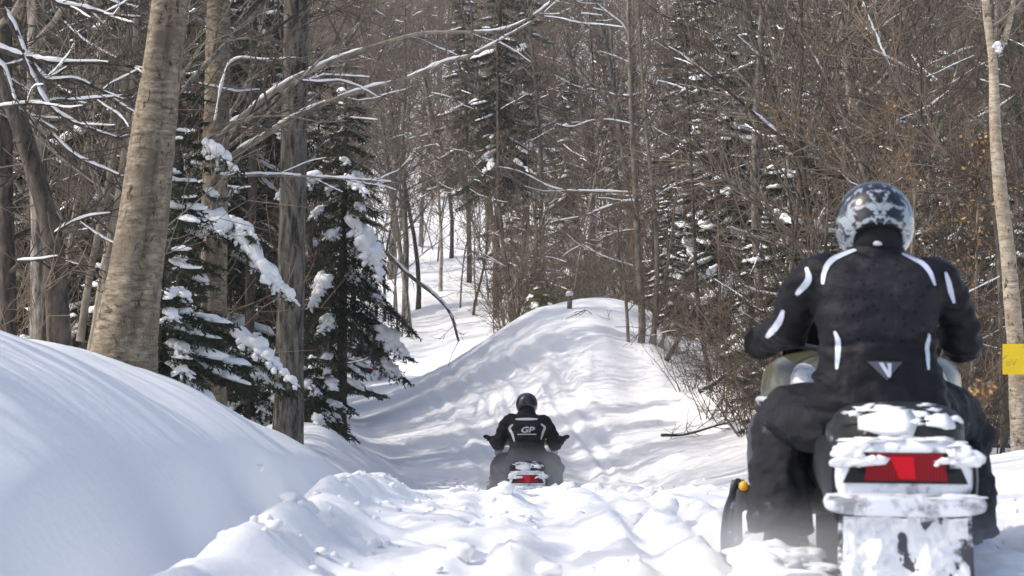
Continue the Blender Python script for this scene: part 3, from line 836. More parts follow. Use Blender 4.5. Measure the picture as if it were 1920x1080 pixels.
# the big spruce at the trail edge
c = Conifer('spruce_tree', 'big dark spruce with heavy snow pads at the left trail edge', PX(638, 760, 30.5), float(PX(0, 120, 30.5)[2]), .11, 21)
c.whorls(18, 5, .34, .97, 1.2, .75, .30, .75)
tp = lambda y: (632, y)
for pts, w, pads in (
    (((640, 390), (668, 425), (695, 475), (712, 530)), .34, ((.3, 1., .42),)),
    (((640, 330), (600, 338), (560, 350), (520, 372)), .3, ((.35, 1., .3),)),
    (((640, 330), (665, 345), (690, 365)), .3, ((.2, 1., .26),)),
    (((640, 450), (610, 490), (600, 540), (575, 585)), .3, ((.5, .95, .3),)),
    (((640, 480), (665, 520), (690, 560)), .3, ((.3, .6, .2),)),
    (((640, 560), (690, 600), (730, 640), (765, 672)), .34, ((.5, .95, .34),)),
    (((640, 590), (690, 640), (725, 685), (762, 715)), .26, ((.6, .9, .24),)),
    (((640, 545), (700, 560), (740, 590), (775, 625)), .32, ((.3, .5, .16),)),
    (((640, 540), (600, 590), (575, 640)), .3, ()),
    (((636, 640), (600, 690), (585, 740), (640, 770)), .3, ((.2, .6, .26),)),
    (((636, 655), (605, 705), (625, 745), (660, 772)), .34, ((.2, .5, .2),))):
    P = pp(30.5, *[(x, y, -.9 * i / len(pts)) for i, (x, y) in enumerate(pts)]); c.bough(P, 1.0, w, pads)
c.done()

# fir whose long boughs hang in front of the trunks, heavily loaded
c = Conifer('fir_tree', 'fir with long drooping boughs under thick white snow, between two trunks', PX(345, 700, 20.8), float(PX(0, 90, 20.8)[2]), .09, 22)
c.whorls(12, 4, .3, .95, .8, .6, .3, .7)
for pts, w, pads in (
    (((350, 390), (400, 415), (450, 455), (500, 515), (548, 562)), .2, ((.2, .55, .36), (.5, 1., .34))),
    (((350, 410), (385, 425), (415, 440)), .2, ((.3, 1., .18),)),
    (((400, 400), (450, 425), (490, 455)), .14, ((.3, .9, .16),)),
    (((345, 600), (420, 625), (480, 660), (555, 722)), .26, ((.45, 1., .30),)),
    (((345, 610), (400, 650), (440, 690), (470, 740)), .26, ((.5, .8, .2),)),
    (((345, 640), (420, 670), (480, 700), (545, 740)), .24, ((.6, .9, .18),)),
    (((345, 600), (300, 620), (270, 660)), .24, ((.3, .7, .2),)),
    (((350, 300), (400, 290), (450, 325)), .2, ((.35, .95, .22),)),
    (((350, 270), (395, 275), (425, 305)), .2, ((.4, .9, .2),))):
    P = pp(20.8, *[(x, y, -.5 * i / len(pts)) for i, (x, y) in enumerate(pts)]); c.bough(P, 1.1, w, pads)
c.done()

# low firs and a yellowish one by the mound
for (px, py, d, H, seed, nd, lab) in ((470, 600, 27, 1.7, 31, 'needle', 'low fir buried in snow behind the grey trunk'), (590, 775, 26.5, 1.1, 32, 'needle', 'small fir drooping over the snow at the foot of the grey trunk'),
                                      (1015, 600, 50, 1.6, 33, 'needle_light', 'yellow-green young fir with snow clumps behind the mound'), (300, 640, 18, 1.3, 34, 'needle', 'low dark fir right of the leaning birch')):
    p = PX(px, py, d); c = Conifer('young_fir', lab, p, gz(p[0], p[1]) + H, .03, seed); c.whorls(9, 5, .08, .95, .85 if seed != 32 else .7, .55, .5, .9); c.done(nd)

# ------------------------------------------------------------------ right side
t = Tree('birch_clump', 'clump of tall slender stems with snowy limbs on the right shoulder of the mound', 'tree', PX(1205, 660, 37), 'bark_sapling', 'twig', None, 41)
for pts, r in ((((1196, 700), (1204, 610), (1196, 470), (1190, 330), (1183, 190), (1180, 90), (1176, -60)), .075), (((1228, 710), (1226, 630), (1232, 500), (1226, 380), (1212, 250), (1203, 130), (1197, 0)), .06),
               (((1206, 720), (1218, 650), (1244, 540), (1262, 420), (1270, 300)), .045), (((1180, 690), (1176, 600), (1166, 480), (1150, 380)), .04), (((1212, 720), (1232, 660), (1262, 590), (1286, 500)), .035), (((1240, 690), (1243, 640), (1250, 560), (1252, 420)), .04)):
    Q, rd = t.trunk(pp(37, *pts), [r, r * .9, r * .8, r * .7, r * .5, r * .35], 8, .1); t.crown(Q, rd, .3, 9, 1.2, .05, 4)
for pts, r, s in ((((1206, 378), (1165, 380), (1130, 392), (1090, 406), (1045, 414)), .035, 1.), (((1186, 362), (1130, 360), (1070, 358), (1030, 350), (975, 322), (930, 312)), .026, .85), (((1206, 174), (1180, 180), (1148, 177), (1110, 156), (1060, 130), (1000, 98)), .022, .8),
                  (((1212, 240), (1150, 226), (1110, 226), (1070, 238), (1030, 228)), .018, .7), (((1180, 70), (1165, 45), (1140, 25), (1118, 5)), .024, .9), (((1184, 120), (1150, 105), (1110, 92)), .016, .7), (((1200, 430), (1160, 435), (1120, 450)), .016, .8),
                  (((1188, 290), (1175, 282), (1165, 268)), .02, .8), (((1228, 370), (1260, 350), (1300, 335)), .018, .6), (((1190, 500), (1130, 480), (1085, 455)), .014, .6)):
    t.limb(pp(37, *pts), r, .008, s, 1.5, 12, .8, 4, 't', .9)
t.done()

for nm, lab, d, pts, r, s in (
    ('broken_stem', 'short broken dark stem leaning out of the mound beside the birch clump', 36, ((1234, 700), (1262, 655), (1290, 600), (1312, 560)), .06, .3),
    ('dark_sapling', 'slender dark sapling standing on the right bank before the snowy firs', 33, ((1338, 790), (1332, 720), (1318, 640), (1308, 560), (1302, 450), (1298, 340), (1290, 200), (1284, 60)), .05, .2),
    ('fallen_branch', 'snow-topped fallen branch slanting up from the right bank', 31, ((1310, 735), (1350, 712), (1392, 678), (1415, 650)), .04, 1.),
    ('fallen_branch', 'crooked dark branch lying flat along the edge of the right bank', 29.5, ((1240, 750), (1275, 745), (1330, 742), (1400, 737), (1450, 730)), .026, .8),
    ('fallen_log', 'snow-capped log lying on the right bank beside the rider with the patterned helmet', 27, ((1412, 736), (1440, 748), (1488, 768), (1540, 790)), .07, 1.),
    ('bent_twig', 'thin dark twig arching out of the smooth snow of the mound', 39, ((1192, 668), (1160, 630), (1125, 605), (1100, 582), (1078, 592)), .012, 0.)):
    p = PX(pts[0][0], pts[0][1], d)
    t = Tree(nm, lab, 'branch', p, 'bark_dark', 'twig', None, pts[0][0])
    P = pp(d, *pts)
    if 'lying flat' in lab:
        P = [np.array((q[0] + .08 * i % .13, q[1] + (.25 if i % 2 else -.1), gz(q[0], q[1]) + (.10, .05, .13, .08, .2)[i % 5])) for i, q in enumerate(P)]
    t.limb(P, r, r * .35, s, 1.1, 16 if nm != 'bent_twig' else 5, .7, 4, 't', .95); t.done()

for k, (d, pts, r) in enumerate(((24, ((1660, 860), (1650, 640), (1612, 365), (1530, 318), (1450, 245), (1370, 175), (1280, 105), (1220, 70)), .05), (23, ((1560, 800), (1540, 600), (1505, 480), (1440, 400), (1350, 330), (1290, 300)), .035),
                              (22, ((1880, 860), (1865, 410), (1790, 310), (1700, 190), (1640, 60), (1600, -40)), .03), (26, ((1500, 800), (1520, 560), (1500, 330), (1440, 160), (1400, 0)), .035), (25, ((1640, 800), (1660, 520), (1610, 300), (1545, 140), (1470, 10)), .03),
                              (21, ((1760, 860), (1740, 640), (1690, 470), (1600, 330), (1480, 240)), .022))):
    p = PX(pts[0][0], pts[0][1], d)
    t = Tree('arching_sapling', ['dark sapling arching far over the right bank, a snow streak on its bend', 'grey sapling bowing low over the right bank', 'pale thin sapling slanting across the sign birch', 'tall brown sapling curving towards the trail, right wood', 'brown whip-like sapling behind the patterned helmet', 'slender arching sapling rising behind the near rider'][k], 'sapling', p, ['bark_dark', 'bark_sapling', 'bark_sapling', 'bark_dark', 'bark_sapling', 'bark_sapling'][k], 'twig', None, 60 + k)
    t.limb(pp(d, *pts), r, .006, .25 if k else .4, 1.2, 46, 1.0, 5, 't', .95); t.done()

# birch with the yellow sign
t = Tree('birch_tree', 'pale cream birch with a forked top carrying the yellow sign', 'tree', PX(1912, 900, 19), 'bark_birch', 'twig_grey', None, 71)
Q, rd = t.trunk(pp(19, (1918, 980), (1913, 860), (1906, 680), (1892, 500), (1876, 360), (1866, 240), (1862, 120), (1848, 0), (1838, -160), (1830, -400)), [.11, .096, .088, .078, .07, .058, .046, .04, .032, .018], 18, .05, 7)
t.crown(Q, rd, .72, 12, 1.6)
t.limb(pp(19, (1866, 100), (1882, 75), (1895, 30), (1905, -30), (1915, -120)), .045, .012, .3, 1., 8, .6); t.limb(pp(19, (1864, 95), (1866, 50), (1868, 0), (1870, -80)), .022, .01, .0, 1., 6, .5)
g = Geo()
for i in range(6): blob(g, to_local(np.array(PX(1868 + RS.normal(0, 3), 88 + RS.normal(0, 5), 18.95)), t.o), (.035, .03, .03), (1, 0, 0), 2, .4, i)
g.obj('snow_pad', M['snow_pad'], t.root)
t.done()

# yellow sign
p = PX(1880, 702, 18.85); W = .46; Hh = 57 * 18.85 / FPX
sg = thing('trail_sign', 'yellow rectangular trail sign fixed to the cream birch', 'sign', (p[0], p[1], p[2]))
M['sign'] = mat_plain('sign', (.80, .55, .008), .45, .4, var=.06, bscale=4)
M['sign_print'] = mat_plain('sign_print', (.50, .36, .02), .5)
bm = bmesh.new(); bmesh.ops.create_cube(bm, size=1); bmesh.ops.scale(bm, vec=(W, .006, Hh), verts=bm.verts); bmesh.ops.translate(bm, vec=(W / 2, 0, Hh / 2), verts=bm.verts)
bmesh.ops.bevel(bm, geom=bm.edges[:], offset=.0025, segments=1)
me = bpy.data.meshes.new('panel'); bm.to_mesh(me); bm.free(); me.materials.append(M['sign']); link('panel', me, sg)

def text_mesh(txt, size, shear=0., bold=0.):
    cu = bpy.data.curves.new('txt', 'FONT'); cu.body = txt; cu.size = size; cu.shear = shear; cu.offset = bold; cu.align_x = 'CENTER'; cu.resolution_u = 4
    o = bpy.data.objects.new('txt', cu); COL.objects.link(o)
    dg = bpy.context.evaluated_depsgraph_get(); me = bpy.data.meshes.new_from_object(o.evaluated_get(dg)); bpy.data.objects.remove(o)
    return me
me = text_mesh('oV', .10); me.transform(Matrix.Translation((.085, -.005, .085)) @ Matrix.Rotation(R(90), 4, 'X')); me.materials.append(M['sign_print']); link('lettering', me, sg)
g = Geo()
M['nail'] = mat_plain('nail', (.2, .2, .2), .4, .5, .8)
for sx in (.20, .26):
    g = Geo(); g.tube(np.array([(sx, -.006, Hh - .03), (sx, .004, Hh - .03)]), .006, 8, 0, True); g.obj('nail', M['nail'], sg)

# post on the mound
p = PX(1068, 600, 40.5); p = Vector((p[0], p[1], gz(p[0], p[1])))
po = thing('wooden_post', 'short wooden post with a snow cap on top of the mound', 'post', p)
g = Geo(); g.tube(np.array([(0, 0, -.3), (0, 0, .0), (.005, 0, .15), (.01, 0, .27)]), [.058, .055, .054, .05], 9, 0, True, .1); g.obj('stake', M['bark_pale'], po)
g = Geo()
for i in range(4): blob(g, (.01 + RS.normal(0, .02), RS.normal(0, .02), .285 + .015 * i), (.075, .07, .05), (1, 0, 0), 2, .25, i)
g.obj('snow_cap', M['snow_pad'], po)

# dry-leaved beech saplings on the right
def leafy(px, d, H, seed, n, lab, low=.2, size=.065):
    p = PX(px, 900, d); t = Tree('beech_sapling', lab, 'sapling', p, 'bark_sapling', 'twig', None, seed); rs = t.rs
    Q, rd = t.trunk([t.o + np.array((0, 0, -.1)), t.o + np.array((rs.normal(0, .1), 0, H * .4)), t.o + np.array((rs.normal(0, .2), 0, H * .8)), t.o + np.array((rs.normal(0, .3), 0, H))], [.03, .022, .014, .006], 7)
    t.crown(Q, rd, low, 22, min(1., H * .3), .03, 4); t.done(); V = np.vstack(t.gc.v); g = Geo()
    idx = rs.integers(0, len(V), n); B = V[idx]; D = rs.normal(0, 1, (n, 3)); D[:, 2] -= .9; D /= np.linalg.norm(D, axis=1)[:, None]; S = np.cross(D, rs.normal(0, 1, (n, 3))); S /= np.linalg.norm(S, axis=1)[:, None]
    g.cards(B, D * size * rs.uniform(.7, 1.3, (n, 1)), S * size * .3); g.obj('dry_leaves', M['dead_leaf'], t.root, False)['kind'] = 'stuff'
leafy(1690, 23, 4.2, 81, 190, 'beech sapling with a few dry tan leaves rising beside the patterned helmet')
leafy(1800, 22, 3.6, 82, 240, 'beech sapling with dry tan leaves left of the cream birch')
leafy(1850, 18.2, .75, 83, 150, 'knee-high oak sprout with curled orange leaves near the sign birch', .25, .06)
leafy(1560, 25, 4.5, 84, 110, 'beech sapling with scattered dry leaves in the right wood')
M['dead_leaf_dark'] = M['dead_leaf']
leafy(440, 28, 2.2, 85, 90, 'beech sapling with dry leaves glowing behind the left trunks')

# tangle of shrubs along the edge of the right bank
for k, (px, d, sc) in enumerate(((1292, 33.5, .7), (1335, 31, .8), (1368, 30, 1.), (1400, 28, .8), (1432, 27, 1.1), (1470, 26.5, 1.2), (1500, 25, 1.1), (1545, 25, 1.3), (1590, 24, 1.2), (1455, 29.5, 1.4), (1520, 29, 1.5), (1385, 33, 1.3), (1620, 26, 1.5), (1800, 22, .9), (1850, 23.5, 1.3), (1780, 22.5, 1.3), (1890, 24, 1.4), (1835, 24, 1.5), (1760, 25, 1.5))):
    p = PX(px, 800, d)
    plant(P_BRUSH[k % 3], 'bare_shrub', LOOK['shrub'][k % 3] + (' leafless shrub at the lip of the right bank' if px < 1700 else ' leafless shrub around the foot of the sign birch'), 'shrub', 'shrubs along the right bank', p[0], p[1], sc, k * 1.7)

# trees beyond the left edge of the view: they throw the long shade over the bank and trail
for k, (x, y, s) in enumerate(((-6.5, 4.5, 1.0), (-8.0, 8.5, .9), (-5.6, 10.5, .8), (-7.4, 1.0, 1.1), (-9.5, 12, 1.))):
    plant(P_HARD[k % 4], 'hardwood_tree', 'bare hardwood tree on the slope behind the left snowbank', 'tree', 'bare trees behind the left bank', x, y, s, k * 1.3)
for k, (x, y, s, q) in enumerate(((-7.0, 4.6, .95, 2), (-7.6, 7.2, .85, 0), (-6.6, 9.6, .62, 0))):
    plant(P_SPR[q], 'spruce_tree', 'spruce on the slope behind the left snowbank, shading the bank', 'conifer', 'spruces behind the left bank', x, y, s, k * 1.9)

# ------------------------------------------------------------------ riders and snowmobiles
def sring(cx, cy, cz, hx, hz, n=20, p=2.6, zb=None):
    """superellipse ring in the xz plane; zb = own half height below the middle"""
    a = np.arange(n) / n * 2 * math.pi; c, s = np.cos(a), np.sin(a)
    x = np.sign(c) * np.abs(c) ** (2 / p) * hx; z = np.sign(s) * np.abs(s) ** (2 / p)
    z = np.where(z > 0, z * hz, z * (hz if zb is None else zb))
    return np.stack([cx + x, np.full(n, cy), cz + z], -1)
def hring(cx, cy, cz, hx, hy, n=20, p=2.2):
    a = np.arange(n) / n * 2 * math.pi; c, s = np.cos(a), np.sin(a)
    return np.stack([cx + np.sign(c) * np.abs(c) ** (2 / p) * hx, cy + np.sign(s) * np.abs(s) ** (2 / p) * hy, np.full(n, cz)], -1)
def loft(g, rings, mat=0, cap=True, sub=1):
    Rg = np.array(rings, float)
    if sub > 1:
        k, n, _ = Rg.shape; t = np.linspace(0, k - 1, (k - 1) * sub + 1); out = []
        Pd = np.concatenate([2 * Rg[:1] - Rg[1:2], Rg, 2 * Rg[-1:] - Rg[-2:-1]])
        for q in t:
            i = min(int(q), k - 2); f = q - i; a, b, c, d = Pd[i:i + 4]
            out.append(.5 * (2 * b + (c - a) * f + (2 * a - 5 * b + 4 * c - d) * f * f + (3 * b - a - 3 * c + d) * f ** 3))
        Rg = np.array(out)
    k, n, _ = Rg.shape
    i = np.arange(k - 1)[:, None] * n; j = np.arange(n)[None]; j2 = (j + 1) % n
    F = np.stack([i + j, i + j2, i + n + j2, i + n + j], -1).reshape(-1, 4)
    g.add(Rg.reshape(-1, 3), F, mat)
    if cap:
        for e in (0, k - 1):
            c = Rg[e].mean(0)[None]; idx = np.arange(n)
            ff = np.stack([idx, np.full(n, n), (idx + 1) % n], -1); ff = ff if e else ff[:, ::-1]
            g.add(np.vstack([Rg[e], c]), ff, mat)

def remesh(g, voxel, smooth=4, name='body'):
    """weld overlapping closed lofts into one continuous skin"""
    me = g.mesh('tmp', M['snow']); o = link('tmp', me)
    m = o.modifiers.new('r', 'REMESH'); m.mode = 'VOXEL'; m.voxel_size = voxel; m.use_smooth_shade = True
    s = o.modifiers.new('s', 'SMOOTH'); s.iterations = smooth; s.factor = .5
    dg = bpy.context.evaluated_depsgraph_get(); out = bpy.data.meshes.new_from_object(o.evaluated_get(dg))
    bpy.data.objects.remove(o); bpy.data.meshes.remove(me); out.name = name; out.materials.clear()
    return out

def wrinkle(me, fn):
    """push the skin along its normals by fn(points)"""
    n = len(me.vertices); V = np.zeros(n * 3); me.vertices.foreach_get('co', V); V = V.reshape(-1, 3)
    N = np.zeros(n * 3); me.vertices.foreach_get('normal', N); N = N.reshape(-1, 3)
    me.vertices.foreach_set('co', (V + N * fn(V)[:, None]).ravel()); me.update()

def facemats(me, fn, mats):
    for m in mats: me.materials.append(m)
    n = len(me.polygons); C = np.zeros(n * 3); me.polygons.foreach_get('center', C)
    me.polygons.foreach_set('material_index', fn(C.reshape(-1, 3)).astype(np.int32)); me.polygons.foreach_set('use_smooth', np.ones(n, bool)); me.update()

def bvh_of(me): return BVHTree.FromPolygons([v.co.copy() for v in me.vertices], [p.vertices[:] for p in me.polygons])

def on_back(bvh, x, z, off=.004, org=-2., dr=(0, 1, 0)):
    h = bvh.ray_cast(Vector((x, org, z)), Vector(dr))
    if h[0] is None: return None
    n = h[1] if h[1].dot(Vector(dr)) < 0 else -h[1]
    return np.array(h[0] + n * off)

def back_strip(bvh, pts, w, off=.004, taper=.55):
    """a band of trim lying on the jacket, drawn through (x,z) points as seen from behind"""
    P = smooth_path([np.array((x, 0, z)) for x, z in pts], 7); T = np.gradient(P, axis=0); T /= np.linalg.norm(T, axis=1)[:, None] + 1e-9
    S = np.stack([T[:, 2], 0 * T[:, 0], -T[:, 0]], -1); rows = []
    for i in range(len(P)):
        f = i / (len(P) - 1); ww = w * (1 - taper * abs(2 * f - 1) ** 2) / 2
        r = [on_back(bvh, (P[i] + S[i] * ww * s)[0], (P[i] + S[i] * ww * s)[2], off) for s in (-1, -.33, .33, 1)]
        if any(q is None for q in r): continue
        if max(q[1] for q in r) - min(q[1] for q in r) > .06: continue
        rows.append(r)
    g = Geo()
    if len(rows) > 2:
        V = np.array(rows); k = len(V); i = np.arange(k - 1)[:, None] * 4; j = np.arange(3)[None]
        g.add(V.reshape(-1, 3), np.stack([i + j, i + j + 1, i + 4 + j + 1, i + 4 + j], -1).reshape(-1, 4))
    return g

def stick(bvh, me, off=.005):
    """lay a flat mesh drawn in the xz plane onto the jacket back"""
    bm = bmesh.new(); bm.from_mesh(me); bmesh.ops.triangulate(bm, faces=bm.faces[:])
    bmesh.ops.subdivide_edges(bm, edges=[e for e in bm.edges if e.calc_length() > .02], cuts=2, use_grid_fill=False); bmesh.ops.triangulate(bm, faces=bm.faces[:])
    for v in bm.verts:
        p = on_back(bvh, v.co.x, v.co.z, off)
        if p is not None: v.co = p
    bm.to_mesh(me); bm.free(); return me

def mat_fabric(name, col, rough=.75, dots=None, frost=0.):
    m, nt, N, L, P = nodes(name)
    P.inputs['Roughness'].default_value = rough; P.inputs['Specular IOR Level'].default_value = .22
    tc = N.new('ShaderNodeTexCoord'); nz = N.new('ShaderNodeTexNoise'); nz.inputs['Scale'].default_value = 18; nz.inputs['Detail'].default_value = 5; L.new(tc.outputs['Object'], nz.inputs['Vector'])
    r = N.new('ShaderNodeValToRGB'); e = r.color_ramp.elements; e[0].position = .3; e[1].position = .75; e[0].color = (*[c * .75 for c in col], 1); e[1].color = (*[c * 1.3 for c in col], 1)
    L.new(nz.outputs['Fac'], r.inputs[0]); out = r.outputs[0]
    if dots:
        v = N.new('ShaderNodeTexVoronoi'); v.inputs['Scale'].default_value = 34; L.new(tc.outputs['Object'], v.inputs['Vector'])
        r2 = N.new('ShaderNodeValToRGB'); r2.color_ramp.elements[0].position = .18; r2.color_ramp.elements[1].position = .34; r2.color_ramp.elements[0].color = (*dots, 1); r2.color_ramp.elements[1].color = (1, 1, 1, 1)
        mx = N.new('ShaderNodeMixRGB'); mx.blend_type = 'MULTIPLY'; mx.inputs[0].default_value = 1; L.new(v.outputs['Distance'], r2.inputs[0]); L.new(out, mx.inputs[1]); L.new(r2.outputs[0], mx.inputs[2]); out = mx.outputs[0]
    if frost:
        n2 = N.new('ShaderNodeTexNoise'); n2.inputs['Scale'].default_value = 11; n2.inputs['Detail'].default_value = 8; n2.inputs['Roughness'].default_value = .7; L.new(tc.outputs['Object'], n2.inputs['Vector'])
        r3 = N.new('ShaderNodeValToRGB'); r3.color_ramp.elements[0].position = .62; r3.color_ramp.elements[1].position = .78; L.new(n2.outputs['Fac'], r3.inputs[0])
        ml = N.new('ShaderNodeMath'); ml.operation = 'MULTIPLY'; ml.inputs[1].default_value = frost; L.new(r3.outputs[0], ml.inputs[0])
        mx = N.new('ShaderNodeMixRGB'); mx.inputs[2].default_value = (.7, .72, .75, 1); L.new(ml.outputs[0], mx.inputs[0]); L.new(out, mx.inputs[1]); out = mx.outputs[0]
    L.new(out, P.inputs['Base Color'])
    b = N.new('ShaderNodeBump'); b.inputs['Strength'].default_value = .6; b.inputs['Distance'].default_value = .02; L.new(nz.outputs['Fac'], b.inputs['Height']); L.new(b.outputs[0], P.inputs['Normal'])
    return m

def mat_helmet():
    """mirrored black and pale blotches under clear coat"""
    m, nt, N, L, P = nodes('helmet_print')
    tc = N.new('ShaderNodeTexCoord'); sp = N.new('ShaderNodeSeparateXYZ'); L.new(tc.outputs['Object'], sp.inputs[0])
    ab = N.new('ShaderNodeMath'); ab.operation = 'ABSOLUTE'; L.new(sp.outputs[0], ab.inputs[0])
    cb = N.new('ShaderNodeCombineXYZ'); L.new(ab.outputs[0], cb.inputs[0]); L.new(sp.outputs[1], cb.inputs[1]); L.new(sp.outputs[2], cb.inputs[2])
    nz = N.new('ShaderNodeTexNoise'); nz.inputs['Scale'].default_value = 15; nz.inputs['Detail'].default_value = 2.2; nz.inputs['Distortion'].default_value = 1.9; L.new(cb.outputs[0], nz.inputs['Vector'])
    ad = N.new('ShaderNodeMath'); ad.operation = 'MULTIPLY_ADD'; ad.inputs[1].default_value = -.8; ad.inputs[2].default_value = .035; L.new(sp.outputs[2], ad.inputs[0])
    a2 = N.new('ShaderNodeMath'); a2.operation = 'ADD'; L.new(nz.outputs['Fac'], a2.inputs[0]); L.new(ad.outputs[0], a2.inputs[1])
    r = N.new('ShaderNodeValToRGB'); e = r.color_ramp.elements; e[0].position = .52; e[0].color = (.005, .006, .009, 1); e[1].position = .60; e[1].color = (.30, .34, .37, 1)
    x = e.new(.565); x.color = (.10, .10, .12, 1)
    L.new(a2.outputs[0], r.inputs[0]); L.new(r.outputs[0], P.inputs['Base Color'])
    P.inputs['Roughness'].default_value = .22; P.inputs['Coat Weight'].default_value = .6; P.inputs['Coat Roughness'].default_value = .06
    return m

def mat_caked(name, dark, thr=.42, scale=9.):
    """dark plastic or rubber with snow stuck to it"""
    m, nt, N, L, P = nodes(name)
    tc = N.new('ShaderNodeTexCoord'); nz = N.new('ShaderNodeTexNoise'); nz.inputs['Scale'].default_value = scale; nz.inputs['Detail'].default_value = 6; nz.inputs['Roughness'].default_value = .6; L.new(tc.outputs['Object'], nz.inputs['Vector'])
    r = N.new('ShaderNodeValToRGB'); e = r.color_ramp.elements; e[0].position = thr; e[1].position = thr + .09; e[0].color = (*dark, 1); e[1].color = (.82, .83, .86, 1)
    L.new(nz.outputs['Fac'], r.inputs[0]); L.new(r.outputs[0], P.inputs['Base Color']); P.inputs['Roughness'].default_value = .55
    b = N.new('ShaderNodeBump'); b.inputs['Strength'].default_value = .6; b.inputs['Distance'].default_value = .015; L.new(r.outputs[0], b.inputs['Height']); L.new(b.outputs[0], P.inputs['Normal'])
    return m

M['jacket'] = mat_fabric('jacket', (.0075, .0070, .0100), .6, None, .015); M['panel'] = mat_fabric('panel', (.0165, .0155, .021), .65, (.22, .22, .27), .015); M['trousers'] = mat_fabric('trousers', (.018, .0185, .022), .8, None, .3)
M['jacket2'] = mat_fabric('jacket2', (.010, .010, .012)); M['jacket3'] = mat_fabric('jacket3', (.06, .066, .085)); M['glove'] = mat_fabric('glove', (.005, .005, .006)); M['boot'] = mat_fabric('boot', (.008, .008, .01), .7, None, .7)
M['reflective'] = mat_plain('reflective', (.62, .66, .76), .35, .5); M['white_trim'] = mat_plain('white_trim', (.55, .56, .58), .5); M['emblem_grey'] = mat_plain('emblem_grey', (.085, .095, .12), .5)
M['helmet_print'] = mat_helmet(); M['black_gloss'] = mat_plain('black_gloss', (.012, .012, .014), .15, .5, coat=.7); M['black_soft'] = mat_plain('black_soft', (.008, .008, .009), .9)
M['seat'] = mat_caked('seat', (.007, .007, .008), .64, 11.); M['plastic_black'] = mat_plain('plastic_black', (.010, .010, .012), .5, .3, var=.2, bscale=9)
M['plastic_grey'] = mat_plain('plastic_grey', (.040, .042, .047), .4, .4, var=.2, bscale=6); M['fender'] = mat_caked('fender', (.30, .30, .32), .38, 8.); M['flap'] = mat_caked('flap', (.07, .07, .08), .50, 16.); M['board'] = mat_caked('board', (.06, .06, .06), .36, 8.)
M['olive'] = mat_plain('olive', (.075, .072, .040), .3, .5, coat=.4); M['yellow'] = mat_plain('yellow', (.75, .42, .03), .4); M['metal'] = mat_plain('metal', (.12, .12, .12), .35, .5, .7); M['red'] = mat_plain('red', (.5, .02, .02), .5)
M['ski'] = mat_caked('ski', (.03, .03, .034), .60, 8.)
def mat_lens(es):
    m, nt, N, L, P = nodes('tail_lens')
    P.inputs['Roughness'].default_value = .45; P.inputs['Specular IOR Level'].default_value = .2
    tc = N.new('ShaderNodeTexCoord'); w = N.new('ShaderNodeTexWave'); w.bands_direction = 'X'; w.inputs['Scale'].default_value = 30; L.new(tc.outputs['Object'], w.inputs['Vector'])
    r = N.new('ShaderNodeValToRGB'); r.color_ramp.elements[0].color = (.13, .002, .005, 1); r.color_ramp.elements[1].color = (.24, .004, .010, 1); L.new(w.outputs['Fac'], r.inputs[0]); L.new(r.outputs[0], P.inputs['Base Color'])
    P.inputs['Emission Color'].default_value = (1, .02, .03, 1); P.inputs['Emission Strength'].default_value = es
    return m
M['lens'] = mat_lens(.02); M['bulb'] = mat_plain('bulb', (.35, .004, .012), .5, .15, emit=(1, .008, .03), es=.16)

